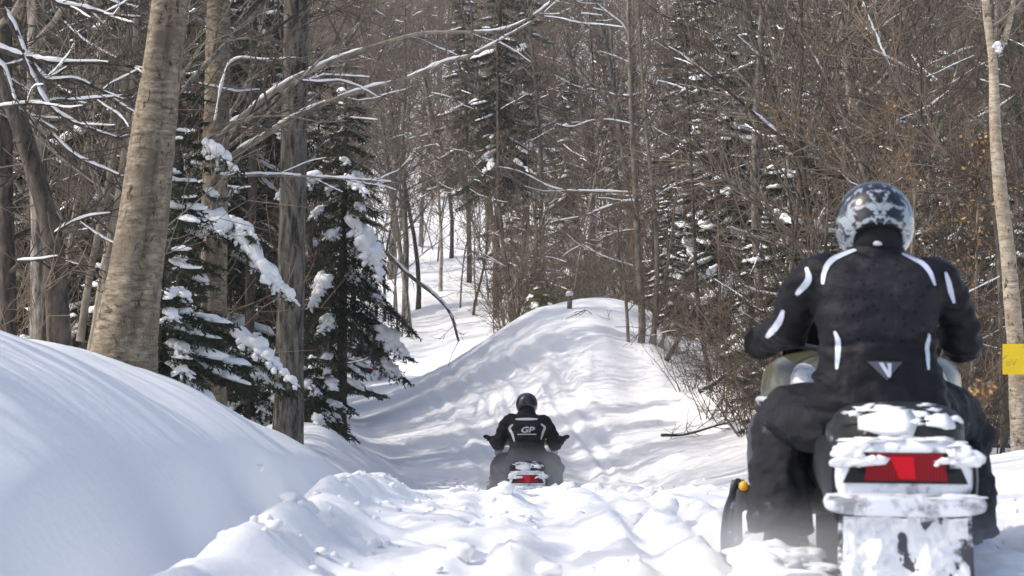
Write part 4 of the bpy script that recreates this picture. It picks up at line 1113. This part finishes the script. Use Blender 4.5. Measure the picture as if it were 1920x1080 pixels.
def build_rider(root, jmat, pmat, panel, style, voxel=.012, arms=None):
    """seated rider in local sled coordinates (hips at y=0, facing +y)"""
    g = Geo()
    rows = [(.70, .00, .235, .185), (.745, -.005, .258, .195), (.80, .0, .243, .178), (.88, .012, .226, .163), (.96, .028, .215, .158), (1.06, .05, .222, .165), (1.15, .07, .238, .17), (1.215, .085, .245, .16), (1.265, .095, .215, .14), (1.30, .105, .155, .115), (1.335, .115, .105, .10), (1.38, .12, .085, .09)]
    loft(g, [hring(0, cy, z, hx, hy, 28, 2.5) for z, cy, hx, hy in rows], sub=3)
    EL = arms or {-1: ((-.315, .24, 1.03), (-.42, .53, .965)), 1: ((.325, .20, .985), (.375, .52, .965))}
    for s in (-1, 1):
        e, w = EL[s]
        A = smooth_path([(s * .15, .08, 1.235), (s * .225, .085, 1.215), ((s * .24 + e[0]) / 2 + s * .012, (.09 + e[1]) / 2, (1.21 + e[2]) / 2 + .005), e, ((e[0] + w[0]) / 2, (e[1] + w[1]) / 2, (e[2] + w[2]) / 2 + .005), w], 5)
        g.tube(A, np.interp(np.linspace(0, 1, len(A)), [0, .2, .45, .62, .8, 1], [.083, .092, .079, .073, .065, .053]), 16, 0, True)
        Lg = smooth_path([(s * .10, .02, .70), (s * .18, .12, .70), (s * .28, .30, .70), (s * .335, .42, .66), (s * .345, .37, .55), (s * .345, .27, .42), (s * .345, .22, .26)], 5)
        g.tube(Lg, np.interp(np.linspace(0, 1, len(Lg)), [0, .15, .35, .5, .65, .85, 1], [.15, .14, .122, .112, .112, .118, .118]), 18, 0, True)
    me = remesh(g, voxel, 5)
    def wr(V):
        x, y, z = V.T; arm = np.abs(x) > .25
        f = .010 * fbm(x * 6 + y * 4, z * 13 + x * 4 + y * 5, 3, 4)
        f += .016 * np.maximum(0, fbm(x * 3, z * 20 + x * 6, 9, 2)) * (z < 1.02) * (z > .74)
        f += .020 * np.maximum(0, fbm(y * 7 + x * 9, z * 11 - x * 6, 12, 3)) * (z < .72)
        f -= .010 * np.exp(-((z - .975 - .02 * np.cos(x * 9)) / .012) ** 2) * (np.abs(x) < .2)
        f -= .012 * np.exp(-((z - .742) / .010) ** 2) * (np.abs(x) < .27) * (y < .19)
        f += .007 * np.sin((y - z) * 70 + 5 * x) * (arm & (z > .9) & (z < 1.2)) * .6
        return f
    wrinkle(me, wr)
    def fm(C):
        x, y, z = C.T; m = np.zeros(len(C)); jk = (z > .742) & ~((z < .80) & (y > .2))
        m[~jk] = 1
        pan = jk & (y < .08) & (np.abs(x) < .205 - .45 * np.maximum(0, z - 1.2)) & (z < 1.30) & (z > .985 + 2.2 * np.maximum(0, np.abs(x) - .06) ** 1.6)
        m[pan] = 2; return m
    facemats(me, fm, [M[jmat], M[pmat], M[panel]])
    body = link('body', me, root); bv = bvh_of(me)
    # boots on the running boards
    for s in (-1, 1):
        g = Geo(); rings = [hring(s * .345, .215, .37, .088, .095, 18, 2.2), hring(s * .345, .22, .33, .082, .09, 18, 2.2), hring(s * .345, .235, .285, .07, .105, 18, 2.4), hring(s * .345, .275, .25, .066, .155, 18, 2.6), hring(s * .345, .29, .222, .066, .17, 18, 2.8), hring(s * .345, .29, .205, .064, .166, 18, 2.8)]
        loft(g, rings, 0, True, 3); bo = g.obj('boot', M['boot'], root)
        g = Geo(); loft(g, [hring(s * .345, .29, .208, .07, .174, 18, 2.8), hring(s * .345, .29, .188, .07, .174, 18, 2.8)]); g.obj('sole', M['black_soft'], bo)
    # gloves: palm, four curled fingers round the grip, thumb under it
    for s in (-1, 1):
        e, w = EL[s]; w = np.array(w); c = w + np.array((s * .012, .055, -.008)); g = Geo()
        g.tube(np.array([w - np.array((0, .05, 0)), w, w + np.array((s * .004, .03, .006)), c]), [.060, .060, .05, .045], 14, 0, True, 0, None, (1.05, .8))
        for k in range(4):
            off = s * (-.036 + .025 * k); ln = (.030, .034, .032, .026)[k]
            F = np.array([c + (off, .0, .022), c + (off, ln + .012, .026), c + (off, ln + .032, .004), c + (off, ln + .014, -.024), c + (off, ln - .012, -.03)])
            g.tube(smooth_path(F, 3), np.linspace(.0145, .0115, 13), 8, 0, True)
        T = np.array([c + (-s * .048, -.012, .0), c + (-s * .056, .012, -.02), c + (-s * .036, .036, -.032)]); g.tube(smooth_path(T, 4), np.linspace(.016, .012, 9), 8, 0, True)
        gl = link('glove', remesh(g, .0065, 2, 'glove'), root); gl.data.materials.append(M['glove']); [setattr(p, 'use_smooth', True) for p in gl.data.polygons]
        g = Geo(); g.tube(np.array([w - np.array((0, .062, 0)), w - np.array((0, .035, 0))]), [.067, .066], 16, 0, True); g.obj('cuff', M['plastic_black'], gl)
    # helmet
    hz, hy = 1.437, .145; tilt = R(9)
    he = link('helmet', None, root); he.location = (0, hy, hz); he.rotation_euler = (-tilt, 0, style.get('turn', 0.)); he.empty_display_size = .1; he.scale = [style.get('hs', 1.)] * 3
    n, k = 44, 22; V = []
    for i in range(k + 1):
        for j in range(n):
            ph = 2 * math.pi * j / n; back = max(0, -math.cos(ph)); fr = max(0, math.cos(ph))
            zl = -.132 + .098 * sstep(.35, 1., back) - .012 * fr
            zl = float(zl); thl = math.acos(max(-1, min(1, zl / .146))); th = thl * i / k
            s = math.sin(th) ** .92; zz = .140 * math.cos(th) if math.cos(th) > 0 else .146 * math.cos(th)
            rx = .134 * s; ry = (.158 if math.cos(ph) > 0 else .142) * s
            if math.cos(th) < 0: rx *= 1 + .10 * math.cos(th) * -.9; ry *= 1.04
            V.append((math.sin(ph) * rx, math.cos(ph) * ry, zz))
    F = [(i * n + j, i * n + (j + 1) % n, (i + 1) * n + (j + 1) % n, (i + 1) * n + j) for i in range(k) for j in range(n)]
    g = Geo(); g.add(V, F); sh = g.obj('shell', M[style['helmet']], he)
    md = sh.modifiers.new('t', 'SOLIDIFY'); md.thickness = .012; md.offset = 1
    rim = np.array(V[k * n:(k + 1) * n] + V[k * n:k * n + 1]); g = Geo(); g.tube(rim, .0075, 6); g.obj('edge_trim', M['black_soft'], he)
    g = Geo(); loft(g, [hring(0, -.01, -.15, .075, .085, 20), hring(0, -.012, -.10, .108, .118, 20), hring(0, -.008, -.04, .113, .122, 20), hring(0, .0, .03, .10, .11, 20), hring(0, 0, .06, .05, .05, 20)], 0, True, 2); g.obj('neck_roll', M['black_soft'], he)
    g = Geo(); vr = [[(math.sin(a) * .139 * (1 - .08 * abs(q)), math.cos(a) * .163 * (1 - .06 * q * q), .005 + .055 * q) for a in np.linspace(-1.05, 1.05, 16)] for q in np.linspace(-1, 1, 6)]
    Vv = np.array(vr); ii = np.arange(5)[:, None] * 16; jj = np.arange(15)[None]; g.add(Vv.reshape(-1, 3), np.stack([ii + jj, ii + jj + 1, ii + 17 + jj, ii + 16 + jj], -1).reshape(-1, 4)); g.obj('visor', M['black_gloss'], he)
    for s in (-1, 1):
        g = Geo(); g.tube(np.array([(s * .128, .045, .005), (s * .146, .047, .005)]), [.022, .018], 12, 0, True); g.obj('visor_pivot', M['plastic_black'], he)
    # collar and its tag
    g = Geo(); ring = [hring(0, .118, z, r, r * 1.05, 24) for z, r in ((1.30, .118), (1.325, .112), (1.352, .104), (1.352, .090), (1.31, .092))]; loft(g, ring, 0, False); g.obj('collar', M['jacket'], root)
    if style.get('tag'):
        g = Geo(); blob(g, (0, .004, 1.352), (.018, .005, .015), (1, 0, 0), 2, .1); g.obj('collar_tag', M['white_trim'], root)
    for pts, w in style['strips']:
        gg = back_strip(bv, pts, w)
        if gg.n: gg.obj('reflective_stripe', M[style['trim']], root)
    return body, bv

def build_sled(root, style):
    """snowmobile in local coordinates, +y forward, y=0 under the rider's hips"""
    sn = lambda seed: np.random.default_rng(seed)
    g = Geo(); loft(g, [sring(0, y, z, hx, hz, 28, 3.2) for y, z, hx, hz in ((-1.02, .735, .09, .03), (-.99, .735, .155, .065), (-.92, .73, .195, .095), (-.78, .72, .215, .11), (-.55, .69, .21, .095), (-.2, .665, .20, .08), (.1, .655, .19, .08), (.4, .68, .17, .10), (.55, .72, .14, .10))], 0, True, 3)
    seat = g.obj('seat', M['seat'], root)
    rs = sn(5); g = Geo(); sb = bvh_of(seat.data)
    for i in range(30):
        x = rs.uniform(-.17, .17); z = rs.uniform(.76, .86); h = sb.ray_cast(Vector((x, -2, z + .1)), Vector((0, 1, -.09)))
        if h[0] is None: continue
        w = rs.uniform(.015, .06) * (1.3 if x < 0 else .8); nrm = np.array(h[1]); V_, F_ = ico(2); k_ = 1 + .6 * fbm(V_[:, 0] * 2 + i, V_[:, 2] * 2 + i * 3, i, 2)
        e1 = np.cross(nrm, (0, 0, 1.)); e1 /= np.linalg.norm(e1) + 1e-9; e2 = np.cross(e1, nrm)
        g.add(np.array(h[0]) + (V_ * k_[:, None] * (w, w * rs.uniform(.3, .7), .006)) @ np.stack([e1, e2, nrm], 0), F_)
    g.obj('snow_flecks', M['snow_pad'], seat)['kind'] = 'stuff'
    g = Geo(); g.tube(smooth_path([(-.17, -.72, .70), (-.19, -.90, .755), (-.12, -.99, .775), (.12, -.99, .775), (.19, -.90, .755), (.17, -.72, .70)], 6), .013, 10, 0, True); g.obj('grab_rail', M['plastic_black'], root)
    # flank, tunnel, rear fender and bumper lip
    g = Geo(); loft(g, [sring(0, y, z, hx, hz, 24, 4.5) for y, z, hx, hz in ((-1.02, .60, .225, .11), (-.9, .60, .245, .125), (-.5, .57, .235, .12), (.2, .55, .23, .12), (.6, .55, .23, .12))], 0, True, 2); g.obj('tunnel', M['plastic_black'], root)
    g = Geo(); loft(g, [sring(0, y, z, hx, hz, 32, 2.7, zb) for y, z, hx, hz, zb in ((-1.075, .61, .13, .07, .085), (-1.068, .61, .175, .105, .10), (-1.045, .61, .205, .122, .11), (-.98, .61, .226, .128, .11), (-.92, .61, .235, .12, .11))], 0, True, 2)
    fe = g.obj('rear_fender', M['fender'], root)
    g = Geo(); loft(g, [sring(0, y, .530, hx, hz, 28, 3.2) for y, hx, hz in ((-1.135, .20, .02), (-1.125, .235, .032), (-1.08, .25, .036), (-1.0, .25, .034), (-.95, .24, .02))], 0, True, 2); g.obj('bumper_lip', M['fender'], fe)
    g = Geo(); rs = sn(6)
    for i in range(15):
        x = -.16 + .32 * (i + rs.random()) / 15; z = .730 - .035 * (abs(x) / .2) ** 2.5; blob(g, (x, -1.015 + rs.uniform(-.015, .02), z), (min(rs.uniform(.04, .09), .20 - abs(x)), .04, rs.uniform(.006, .011)), (1, 0, 0), 3, .45, i, 0, .6)
    for i in range(14):
        x = -.19 + .38 * (i + rs.random()) / 14; blob(g, (x, -1.095 + rs.uniform(-.01, .012), .556), (min(rs.uniform(.05, .11), .235 - abs(x)), .03, rs.uniform(.004, .009)), (1, 0, 0), 3, .45, i + 50, 0, .6)
    for s in (-1, 1):
        for i in range(7): blob(g, (s * rs.uniform(.135, .20), -1.062 + rs.uniform(-.002, .006), rs.uniform(.645, .70)), (rs.uniform(.025, .05), .010, rs.uniform(.015, .03)), (1, 0, 0), 3, .5, i + 90, 0, 1.)
    g.obj('snow_crust', M['snow_pad'], fe)['kind'] = 'stuff'
    # tail light in its dark housing
    def prism(pts, y0, y1):
        q = Geo(); n = len(pts); V = [(x, y0, z) for x, z in pts] + [(x, y1, z) for x, z in pts]
        q.add(V, [(i, (i + 1) % n, n + (i + 1) % n, n + i) for i in range(n)])
        c = np.array(pts).mean(0)
        q.add([(x, y0, z) for x, z in pts] + [(c[0], y0, c[1])], [((i + 1) % n, i, n) for i in range(n)]); return q
    tl = prism([(-.192, .596), (.192, .596), (.17, .645), (.14, .628), (.128, .692), (-.128, .692), (-.14, .628), (-.17, .645)], -1.084, -1.02).obj('tail_light', M['plastic_black'], root, False)
    prism([(-.128, .606), (.128, .606), (.112, .690), (-.112, .690)], -1.094, -1.082).obj('lens', M['lens'], tl, False)
    prism([(-.02, .612), (.03, .612), (.022, .680), (-.048, .680)], -1.0965, -1.0935).obj('bulb_glow', M['bulb'], tl, False)
    g = Geo(); rs = sn(9)
    for s in (-1, 1):
        for i in range(7): blob(g, (s * rs.uniform(.085, .15), -1.096, .69 - rs.uniform(0, .035)), (rs.uniform(.012, .03), .008, rs.uniform(.01, .028)), (1, 0, 0), 1, .5, i)
    g.obj('snow_crust', M['snow_pad'], tl)['kind'] = 'stuff'
    # snow flap with snow packed on it
    nx, nz = 22, 30; U, W = np.meshgrid(np.linspace(-1, 1, nx), np.linspace(0, 1, nz)); hx = .205 + .012 * W
    Y = -1.075 - .13 * W ** 1.5 + .02 * U ** 2; V = np.stack([U * hx, Y, .50 - .46 * W], -1)
    i = np.arange(nz - 1)[:, None] * nx; j = np.arange(nx - 1)[None]; F = np.stack([i + j, i + nx + j, i + nx + j + 1, i + j + 1], -1).reshape(-1, 4)
    g = Geo(); g.add(V.reshape(-1, 3), F); fl = g.obj('snow_flap', M['flap'], root); md = fl.modifiers.new('t', 'SOLIDIFY'); md.thickness = .012
    nx, nz = 60, 80; U, W = np.meshgrid(np.linspace(-.93, .93, nx), np.linspace(0.02, 1, nz)); hx = .205 + .012 * W
    nn = fbm(U * 2.6 + 3, W * 3.6, 88, 5, .6); hgt = .010 + .030 * nn - .02 * np.maximum(0, np.abs(U) - .8) / .2 * (vnoise(W * 9, U, 5) > -.2)
    Y = -1.082 - .13 * W ** 1.5 + .02 * U ** 2 - np.maximum(-.01, hgt); V = np.stack([U * hx, Y, .50 - .46 * W], -1)
    i = np.arange(nz - 1)[:, None] * nx; j = np.arange(nx - 1)[None]; F = np.stack([i + j, i + nx + j, i + nx + j + 1, i + j + 1], -1).reshape(-1, 4)
    keep = (hgt.reshape(-1)[F].mean(1) > -.013); g = Geo(); g.add(V.reshape(-1, 3), F[keep]); g.obj('snow_crust', M['snow_pad'], fl)['kind'] = 'stuff'
    # track belt with lugs
    path = smooth_path([(0, -.85, .42), (0, -1.02, .34), (0, -1.06, .20), (0, -.95, .06), (0, -.7, .02), (0, 0, .02), (0, .5, .03), (0, .72, .14), (0, .76, .28), (0, .6, .40), (0, 0, .43), (0, -.85, .42)], 6)
    g = Geo(); n = len(path); V = np.concatenate([path + (-.19, 0, 0), path + (.19, 0, 0)]); i = np.arange(n - 1); g.add(V, np.stack([i, i + n, i + n + 1, i + 1], -1)); tk = g.obj('track', M['plastic_black'], root)
    md = tk.modifiers.new('t', 'SOLIDIFY'); md.thickness = .015; md.offset = 0
    g = Geo(); L = np.r_[0, np.cumsum(np.linalg.norm(np.diff(path, axis=0), axis=1))]
    cen = np.array((0, -.15, .21))
    for s in np.arange(0, L[-1], .07):
        f = np.interp(s, L, np.arange(n)) / (n - 1); p, d = at(path, f); nrm = np.cross(d, (1, 0, 0)); nrm = nrm if np.dot(nrm, p - cen) > 0 else -nrm
        Rm = np.stack([(1, 0, 0), d, nrm], 1)
        for x in (-.125, 0, .125): g.box(p + nrm * .02 + (x, 0, 0), (.10, .014, .035), 0, Rm)
    g.obj('lugs', M['plastic_black'], tk, False)['kind'] = 'stuff'
    for s in (-1, 1):
        g = Geo(); loft(g, [sring(s * x, y, z, hx, .014, 12, 4) for y, x, hx, z in ((-.85, .30, .06, .26), (-.7, .345, .115, .20), (0, .355, .125, .18), (.55, .36, .13, .185), (.7, .36, .13, .26))], 0, True, 2); bd = g.obj('running_board', M['board'], root)
        g = Geo(); rs = sn(20 + s)
        for i in range(30): blob(g, (s * rs.uniform(.26, .46), rs.uniform(-.78, .15), .195), (rs.uniform(.06, .14), rs.uniform(.06, .12), rs.uniform(.02, .05)), (1, rs.normal(), 0), 3, .35, i)
        g.obj('snow_crust', M['snow_pad'], bd)['kind'] = 'stuff'
    # body: belly pan sides, olive hood, white knee shroud, windshield
    g = Geo(); loft(g, [sring(0, y, z, hx, hz, 28, 4) for y, z, hx, hz in ((.42, .50, .30, .17), (.55, .50, .42, .22), (.9, .48, .47, .24), (1.2, .46, .42, .20), (1.45, .44, .30, .15), (1.62, .42, .14, .08))], 0, True, 3); g.obj('side_panel', M['plastic_grey'], root)
    g = Geo(); loft(g, [sring(0, y, z, hx, hz, 28, 3) for y, z, hx, hz in ((.50, .74, .26, .12), (.62, .76, .34, .15), (.85, .76, .41, .17), (1.15, .70, .38, .15), (1.4, .60, .28, .12), (1.58, .52, .12, .06))], 0, True, 3); hd = g.obj('hood', M['olive'], root)
    for s in (-1, 1):
        g = Geo(); g.tube(smooth_path([(s * .335, .60, .72), (s * .415, .80, .72), (s * .405, 1.05, .68), (s * .30, 1.38, .58)], 5), .012, 8, 0, True); g.obj('trim_line', M['white_trim'], hd)
    for s in (-1, 1):
        g = Geo(); loft(g, [sring(s * .245, y, z, hx, hz, 16, 2.6) for y, z, hx, hz in ((.30, .76, .02, .03), (.36, .775, .05, .075), (.46, .79, .06, .085), (.6, .80, .05, .08))], 0, True, 3); g.obj('knee_shroud', M['fender'], root)
    vr = np.array([[(math.sin(a) * (.33 + .02 * q), .80 + .30 * math.cos(a) - .16 * q, .88 + .20 * q - .05 * abs(math.sin(a)) * q) for a in np.linspace(-1.3, 1.3, 20)] for q in np.linspace(0, 1, 6)])
    ii = np.arange(5)[:, None] * 20; jj = np.arange(19)[None]; g = Geo(); g.add(vr.reshape(-1, 3), np.stack([ii + jj, ii + jj + 1, ii + 21 + jj, ii + 20 + jj], -1).reshape(-1, 4)); ws = g.obj('windshield', M['black_gloss'], root); md = ws.modifiers.new('t', 'SOLIDIFY'); md.thickness = .005
    # steering
    be = .50 if style.get('guards') else .45
    g = Geo(); g.tube(smooth_path([(-be, .575, .955), (-.36, .60, .965), (-.15, .68, .93), (0, .70, .92), (.15, .68, .93), (.36, .60, .965), (be, .575, .955)], 5), .012, 10, 0, True); hb = g.obj('handlebar', M['metal'], root)
    g = Geo(); g.tube(np.array([(0, .71, .905), (0, .82, .78), (0, .9, .6)]), .02, 10, 0, True); g.obj('steering_column', M['metal'], root)
    for s in (-1, 1):
        g = Geo(); g.tube(np.array([(s * .34, .597, .963), (s * be, .572, .953)]), .019, 12, 0, True); g.obj('grip', M['black_soft'], hb)
        g = Geo(); g.tube(smooth_path([(s * .42, .60, .965), (s * .42, .68, .955), (s * .33, .70, .955)], 4), .006, 6, 0, True); g.obj('brake_lever', M['metal'], hb)
        if style.get('guards'): g = Geo(); loft(g, [sring(s * x, y, z, .012, h, 12, 3) for x, y, z, h in ((.38, .70, .955, .012), (.46, .69, .965, .022), (.51, .65, .98, .03), (.535, .60, .99, .018))], 0, True, 3); g.obj('hand_guard', M['plastic_black'], hb)
    # skis and front suspension
    for s in (-1, 1):
        cx = s * .50; g = Geo()
        rings = [np.stack([cx + np.array((-w, -w, w, w)), np.full(4, y), z + np.array((.0, .035, .035, .0))], -1) for y, z, w in ((.66, .08, .05), (.72, .035, .065), (1.0, .02, .07), (1.5, .02, .07), (1.72, .06, .06), (1.86, .15, .045), (1.92, .22, .03))]
        loft(g, rings, 0, True, 3); sk = g.obj('ski', M['ski'], root)
        for e in (-1, 1):
            g = Geo(); g.tube(smooth_path([(cx + e * .062, .68, .09), (cx + e * .066, .95, .085), (cx + e * .066, 1.4, .085), (cx + e * .05, 1.75, .15), (cx, 1.93, .25)], 4), .014, 8, 0, True); g.obj('ski_rail', M['plastic_black'], sk)
        g = Geo(); g.tube(np.array([(cx, 1.18, .04), (cx - s * .01, 1.16, .17), (cx - s * .02, 1.14, .30)]), [.045, .035, .03], 12, 0, True); sp = g.obj('spindle', M['ski'], root)
        g = Geo(); blob(g, (cx - s * .02, 1.13, .318), (.022, .022, .024), (1, 0, 0), 2, .05, 1, 0, 1.); g.obj('spindle_cap', M['yellow'], sp)
        g = Geo(); g.tube(np.array([(cx - s * .02, 1.14, .30), (s * .30, 1.1, .36)]), .016, 8, 0, True); g.obj('tie_rod', M['plastic_black'], sp)
        g = Geo(); g.tube(np.array([(cx - s * .01, 1.16, .20), (s * .28, 1.12, .32)]), .02, 8, 0, True); g.obj('control_arm', M['ski'], sp)
        g = Geo(); g.tube(np.array([(s * .445, 1.08, .26), (s * .43, 1.07, .26)]), [.026, .026], 14, 0, True); ey = g; g = Geo(); g.tube(smooth_path([(s * .43, 1.08, .26), (s * .33, 1.04, .48)], 4), .02, 10, 0, True); sa = g.obj('shock_absorber', M['yellow'], root); ey.obj('shock_eye', M['yellow'], sa)

def sled_rider(x, y, yaw, z, pitch, who, sled_lab, rider_lab, rider_style, voxel, jm, pm, pn, roll=0., arms=None):
    rt = thing('snowmobile', sled_lab, 'snowmobile', (x, y, z)); rt.rotation_euler = (pitch, roll, yaw); build_sled(rt, rider_style)
    pr = thing('person', rider_lab, 'person', (x, y, z)); pr.rotation_euler = (pitch, roll, yaw); return rt, pr, build_rider(pr, jm, pm, pn, rider_style, voxel, arms)

# near rider: stripe positions measured on the jacket back
def nb(px, py): return ((px - 1657) / 519., 1.3 - (py - 490) / 519.)
near_style = {'helmet': 'helmet_print', 'tag': True, 'trim': 'reflective', 'turn': R(3), 'strips': [
    ([nb(1618, 474), nb(1585, 486), nb(1565, 500), nb(1556, 518), nb(1553, 540)], .021), ([nb(1703, 482), nb(1735, 497), nb(1752, 515), nb(1762, 542)], .019),
    ([nb(1523, 508), nb(1526, 530), nb(1514, 548), nb(1504, 560)], .024), ([nb(1481, 590), nb(1474, 612), nb(1462, 632), nb(1449, 648)], .024),
    ([nb(1783, 517), nb(1792, 545), nb(1803, 576)], .020), ([nb(1574, 628), nb(1580, 648), nb(1579, 672), nb(1577, 700)], .019), ([nb(1749, 634), nb(1745, 655), nb(1746, 700)], .017)]}
SX, SY = 1.35, 6.93
sl, pr, (bd, bv) = sled_rider(SX, SY, R(-6.5), gz(SX, SY) - .07, 0, 'near', 'snow-caked snowmobile with a wide red tail light under the rider with patterned helmet', 'rider in black jacket with pale reflective trim and black-and-white patterned helmet', near_style, .011, 'jacket', 'trousers', 'panel')
NEAR = pr
def flat_poly(pts, name):
    me = bpy.data.meshes.new(name); me.from_pydata([(x, 0, z) for x, z in pts], [], [tuple(range(len(pts)))]); me.update(); return me
em = stick(bv, flat_poly([nb(1632, 684), nb(1698, 684), nb(1668, 719)], 'emblem'), .004); em.materials.append(M['emblem_grey']); em = link('emblem', em, pr)
for pts in ([nb(1653, 687), nb(1661, 687), nb(1673, 706), nb(1674, 713), nb(1669, 712)], [nb(1668, 687), nb(1676, 687), nb(1675, 713), nb(1671, 706)]):
    m2 = stick(bv, flat_poly(pts, 'emblem_stroke'), .007); m2.materials.append(M['reflective']); link('emblem_stroke', m2, em)

# second rider, down in the dip
def fb(px, py): return ((px - 988) / 152., 1.437 - (py - 752) / 152.)
far_style = {'guards': 1, 'helmet': 'black_gloss', 'hs': .92, 'trim': 'white_trim', 'strips': [([fb(967, 779), fb(988, 778.5), fb(1008, 778.5)], .030),
    ([fb(962, 788), fb(956, 796), fb(961, 806), fb(965, 820)], .032), ([fb(1014, 787), fb(1021, 794), fb(1018, 803), fb(1014, 816)], .032)]}
arms2 = {-1: ((-.35, .10, .93), (-.41, .46, .955)), 1: ((.35, .10, .93), (.41, .46, .955))}
fy = 25.3; fx = .20
sl2, pr2, (bd2, bv2) = sled_rider(fx, fy, R(0), float(z0(fy)) - .06, 0, 'far', 'snowmobile with a small glowing red tail light in the dip of the trail', 'rider in black jacket with white back lettering and black helmet in the dip', far_style, .016, 'jacket2', 'trousers', 'jacket2', 0, arms2)
for o in (sl2, pr2): o.scale = (1.09, 1.09, 1.09)
me = text_mesh('GP', .095, .25, .003); me.transform(Matrix.Translation((0, 0, 1.105)) @ Matrix.Rotation(R(90), 4, 'X') @ Matrix.Diagonal((1.35, 1, 1, 1))); stick(bv2, me, .008); me.materials.append(M['white_trim']); link('back_lettering', me, pr2)
m2 = stick(bv2, flat_poly([(-.115, 1.075), (.115, 1.075), (.115, 1.088), (-.115, 1.088)], 'underline'), .008); m2.materials.append(M['white_trim']); link('lettering_underline', m2, pr2)

# third rider, half hidden behind the big spruce
tx, ty = (694 - 960) / FPX * 49, 49.
sl3, pr3, (bd3, bv3) = sled_rider(tx, ty, R(6), float(z0(ty)) - .10, 0, 'third', 'snowmobile half hidden behind the big spruce at the trail bend', 'rider in grey suit with a red collar half hidden behind the big spruce', {'helmet': 'black_gloss', 'trim': 'red', 'strips': [([(-.12, 1.25), (0, 1.27), (.12, 1.25)], .05)]}, .02, 'jacket3', 'jacket3', 'jacket3', 0, arms2)

# ------------------------------------------------------------------ air and blown powder
def volume_mat(name, dens, falloff=False, col=(.95, .96, .98), aniso=.3, nscale=1.5, lo=.30, hi=.62):
    m = bpy.data.materials.new(name); m.use_nodes = True; nt = m.node_tree; N = nt.nodes; L = nt.links
    N.remove(N['Principled BSDF']); v = N.new('ShaderNodeVolumePrincipled'); v.inputs['Color'].default_value = (*col, 1); v.inputs['Density'].default_value = dens; v.inputs['Anisotropy'].default_value = aniso
    L.new(v.outputs[0], N['Material Output'].inputs['Volume'])
    if falloff:
        tc = N.new('ShaderNodeTexCoord'); ln = N.new('ShaderNodeVectorMath'); ln.operation = 'LENGTH'; L.new(tc.outputs['Object'], ln.inputs[0])
        mr = N.new('ShaderNodeMapRange'); mr.interpolation_type = 'SMOOTHSTEP'; mr.inputs[1].default_value = .0; mr.inputs[2].default_value = 1.; mr.inputs[3].default_value = 1; mr.inputs[4].default_value = 0; L.new(ln.outputs['Value'], mr.inputs[0])
        nz = N.new('ShaderNodeTexNoise'); nz.inputs['Scale'].default_value = nscale; nz.inputs['Detail'].default_value = 3; L.new(tc.outputs['Object'], nz.inputs['Vector'])
        m2 = N.new('ShaderNodeMapRange'); m2.inputs[1].default_value = lo; m2.inputs[2].default_value = hi; L.new(nz.outputs['Fac'], m2.inputs[0])
        a = N.new('ShaderNodeMath'); a.operation = 'MULTIPLY'; L.new(mr.outputs[0], a.inputs[0]); L.new(m2.outputs[0], a.inputs[1])
        b = N.new('ShaderNodeMath'); b.operation = 'MULTIPLY'; b.inputs[1].default_value = dens; L.new(a.outputs[0], b.inputs[0]); L.new(b.outputs[0], v.inputs['Density'])
    return m

# clods of thrown snow on the churned trail and ridge
rs = np.random.default_rng(91); g = Geo()
for i in range(520):
    y = 7 + 21 * rs.random() ** 1.4; e = rs.random()
    x = float(trail_x(y)) + (rs.normal(-1.35, .25) if e < .4 else rs.normal(1.9, .35) if e < .6 else rs.uniform(-1.2, 1.8)); w = rs.uniform(.008, .03) * (1 + 1.2 * (rs.random() < .1))
    if abs(x - SX) < .75 and 5.5 < y < 9.2: continue
    blob(g, (x, y, gz(x, y) + w * .2), (w, w * rs.uniform(.7, 1.2), w * rs.uniform(.6, .9)), (1, rs.normal(), 0), 1 if w < .03 else 2, .5, i, 0, .8)
tag(g.obj('snow_clods', M['snow']), 'small clods of thrown snow lying along the churned trail', 'snow', None, 'stuff')

V, F = ico(3)
for loc, size, dens, lab in (((SX - .15, SY - .1, gz(SX, SY) - .04), (1.35, 1.3, .46), 3.2, 'blown powder snow around the skis and flap of the patterned-helmet rider'),
                             ((fx + .05, fy - .6, float(z0(fy)) + .40), (1.25, .9, .75), 2.6, 'powder snow thrown up behind the sled in the dip'),
                             ((tx - .1, ty - .6, float(z0(ty)) + .25), (1.3, .9, .6), 2.5, 'powder snow hanging round the sled behind the spruce')):
    g = Geo(); g.add(V, F); o = g.obj('snow_dust', volume_mat('snow_dust', dens, True)); o.location = loc; o.scale = size
    tag(o, lab, 'snow dust', None, 'stuff')

g = Geo(); g.box((0, 200, 47), (360, 490, 106)); o = g.obj('haze', volume_mat('haze', HAZE, False, (.93, .94, .96), .2), None, False); tag(o, 'thin winter haze filling the wood', 'haze', None, 'stuff')
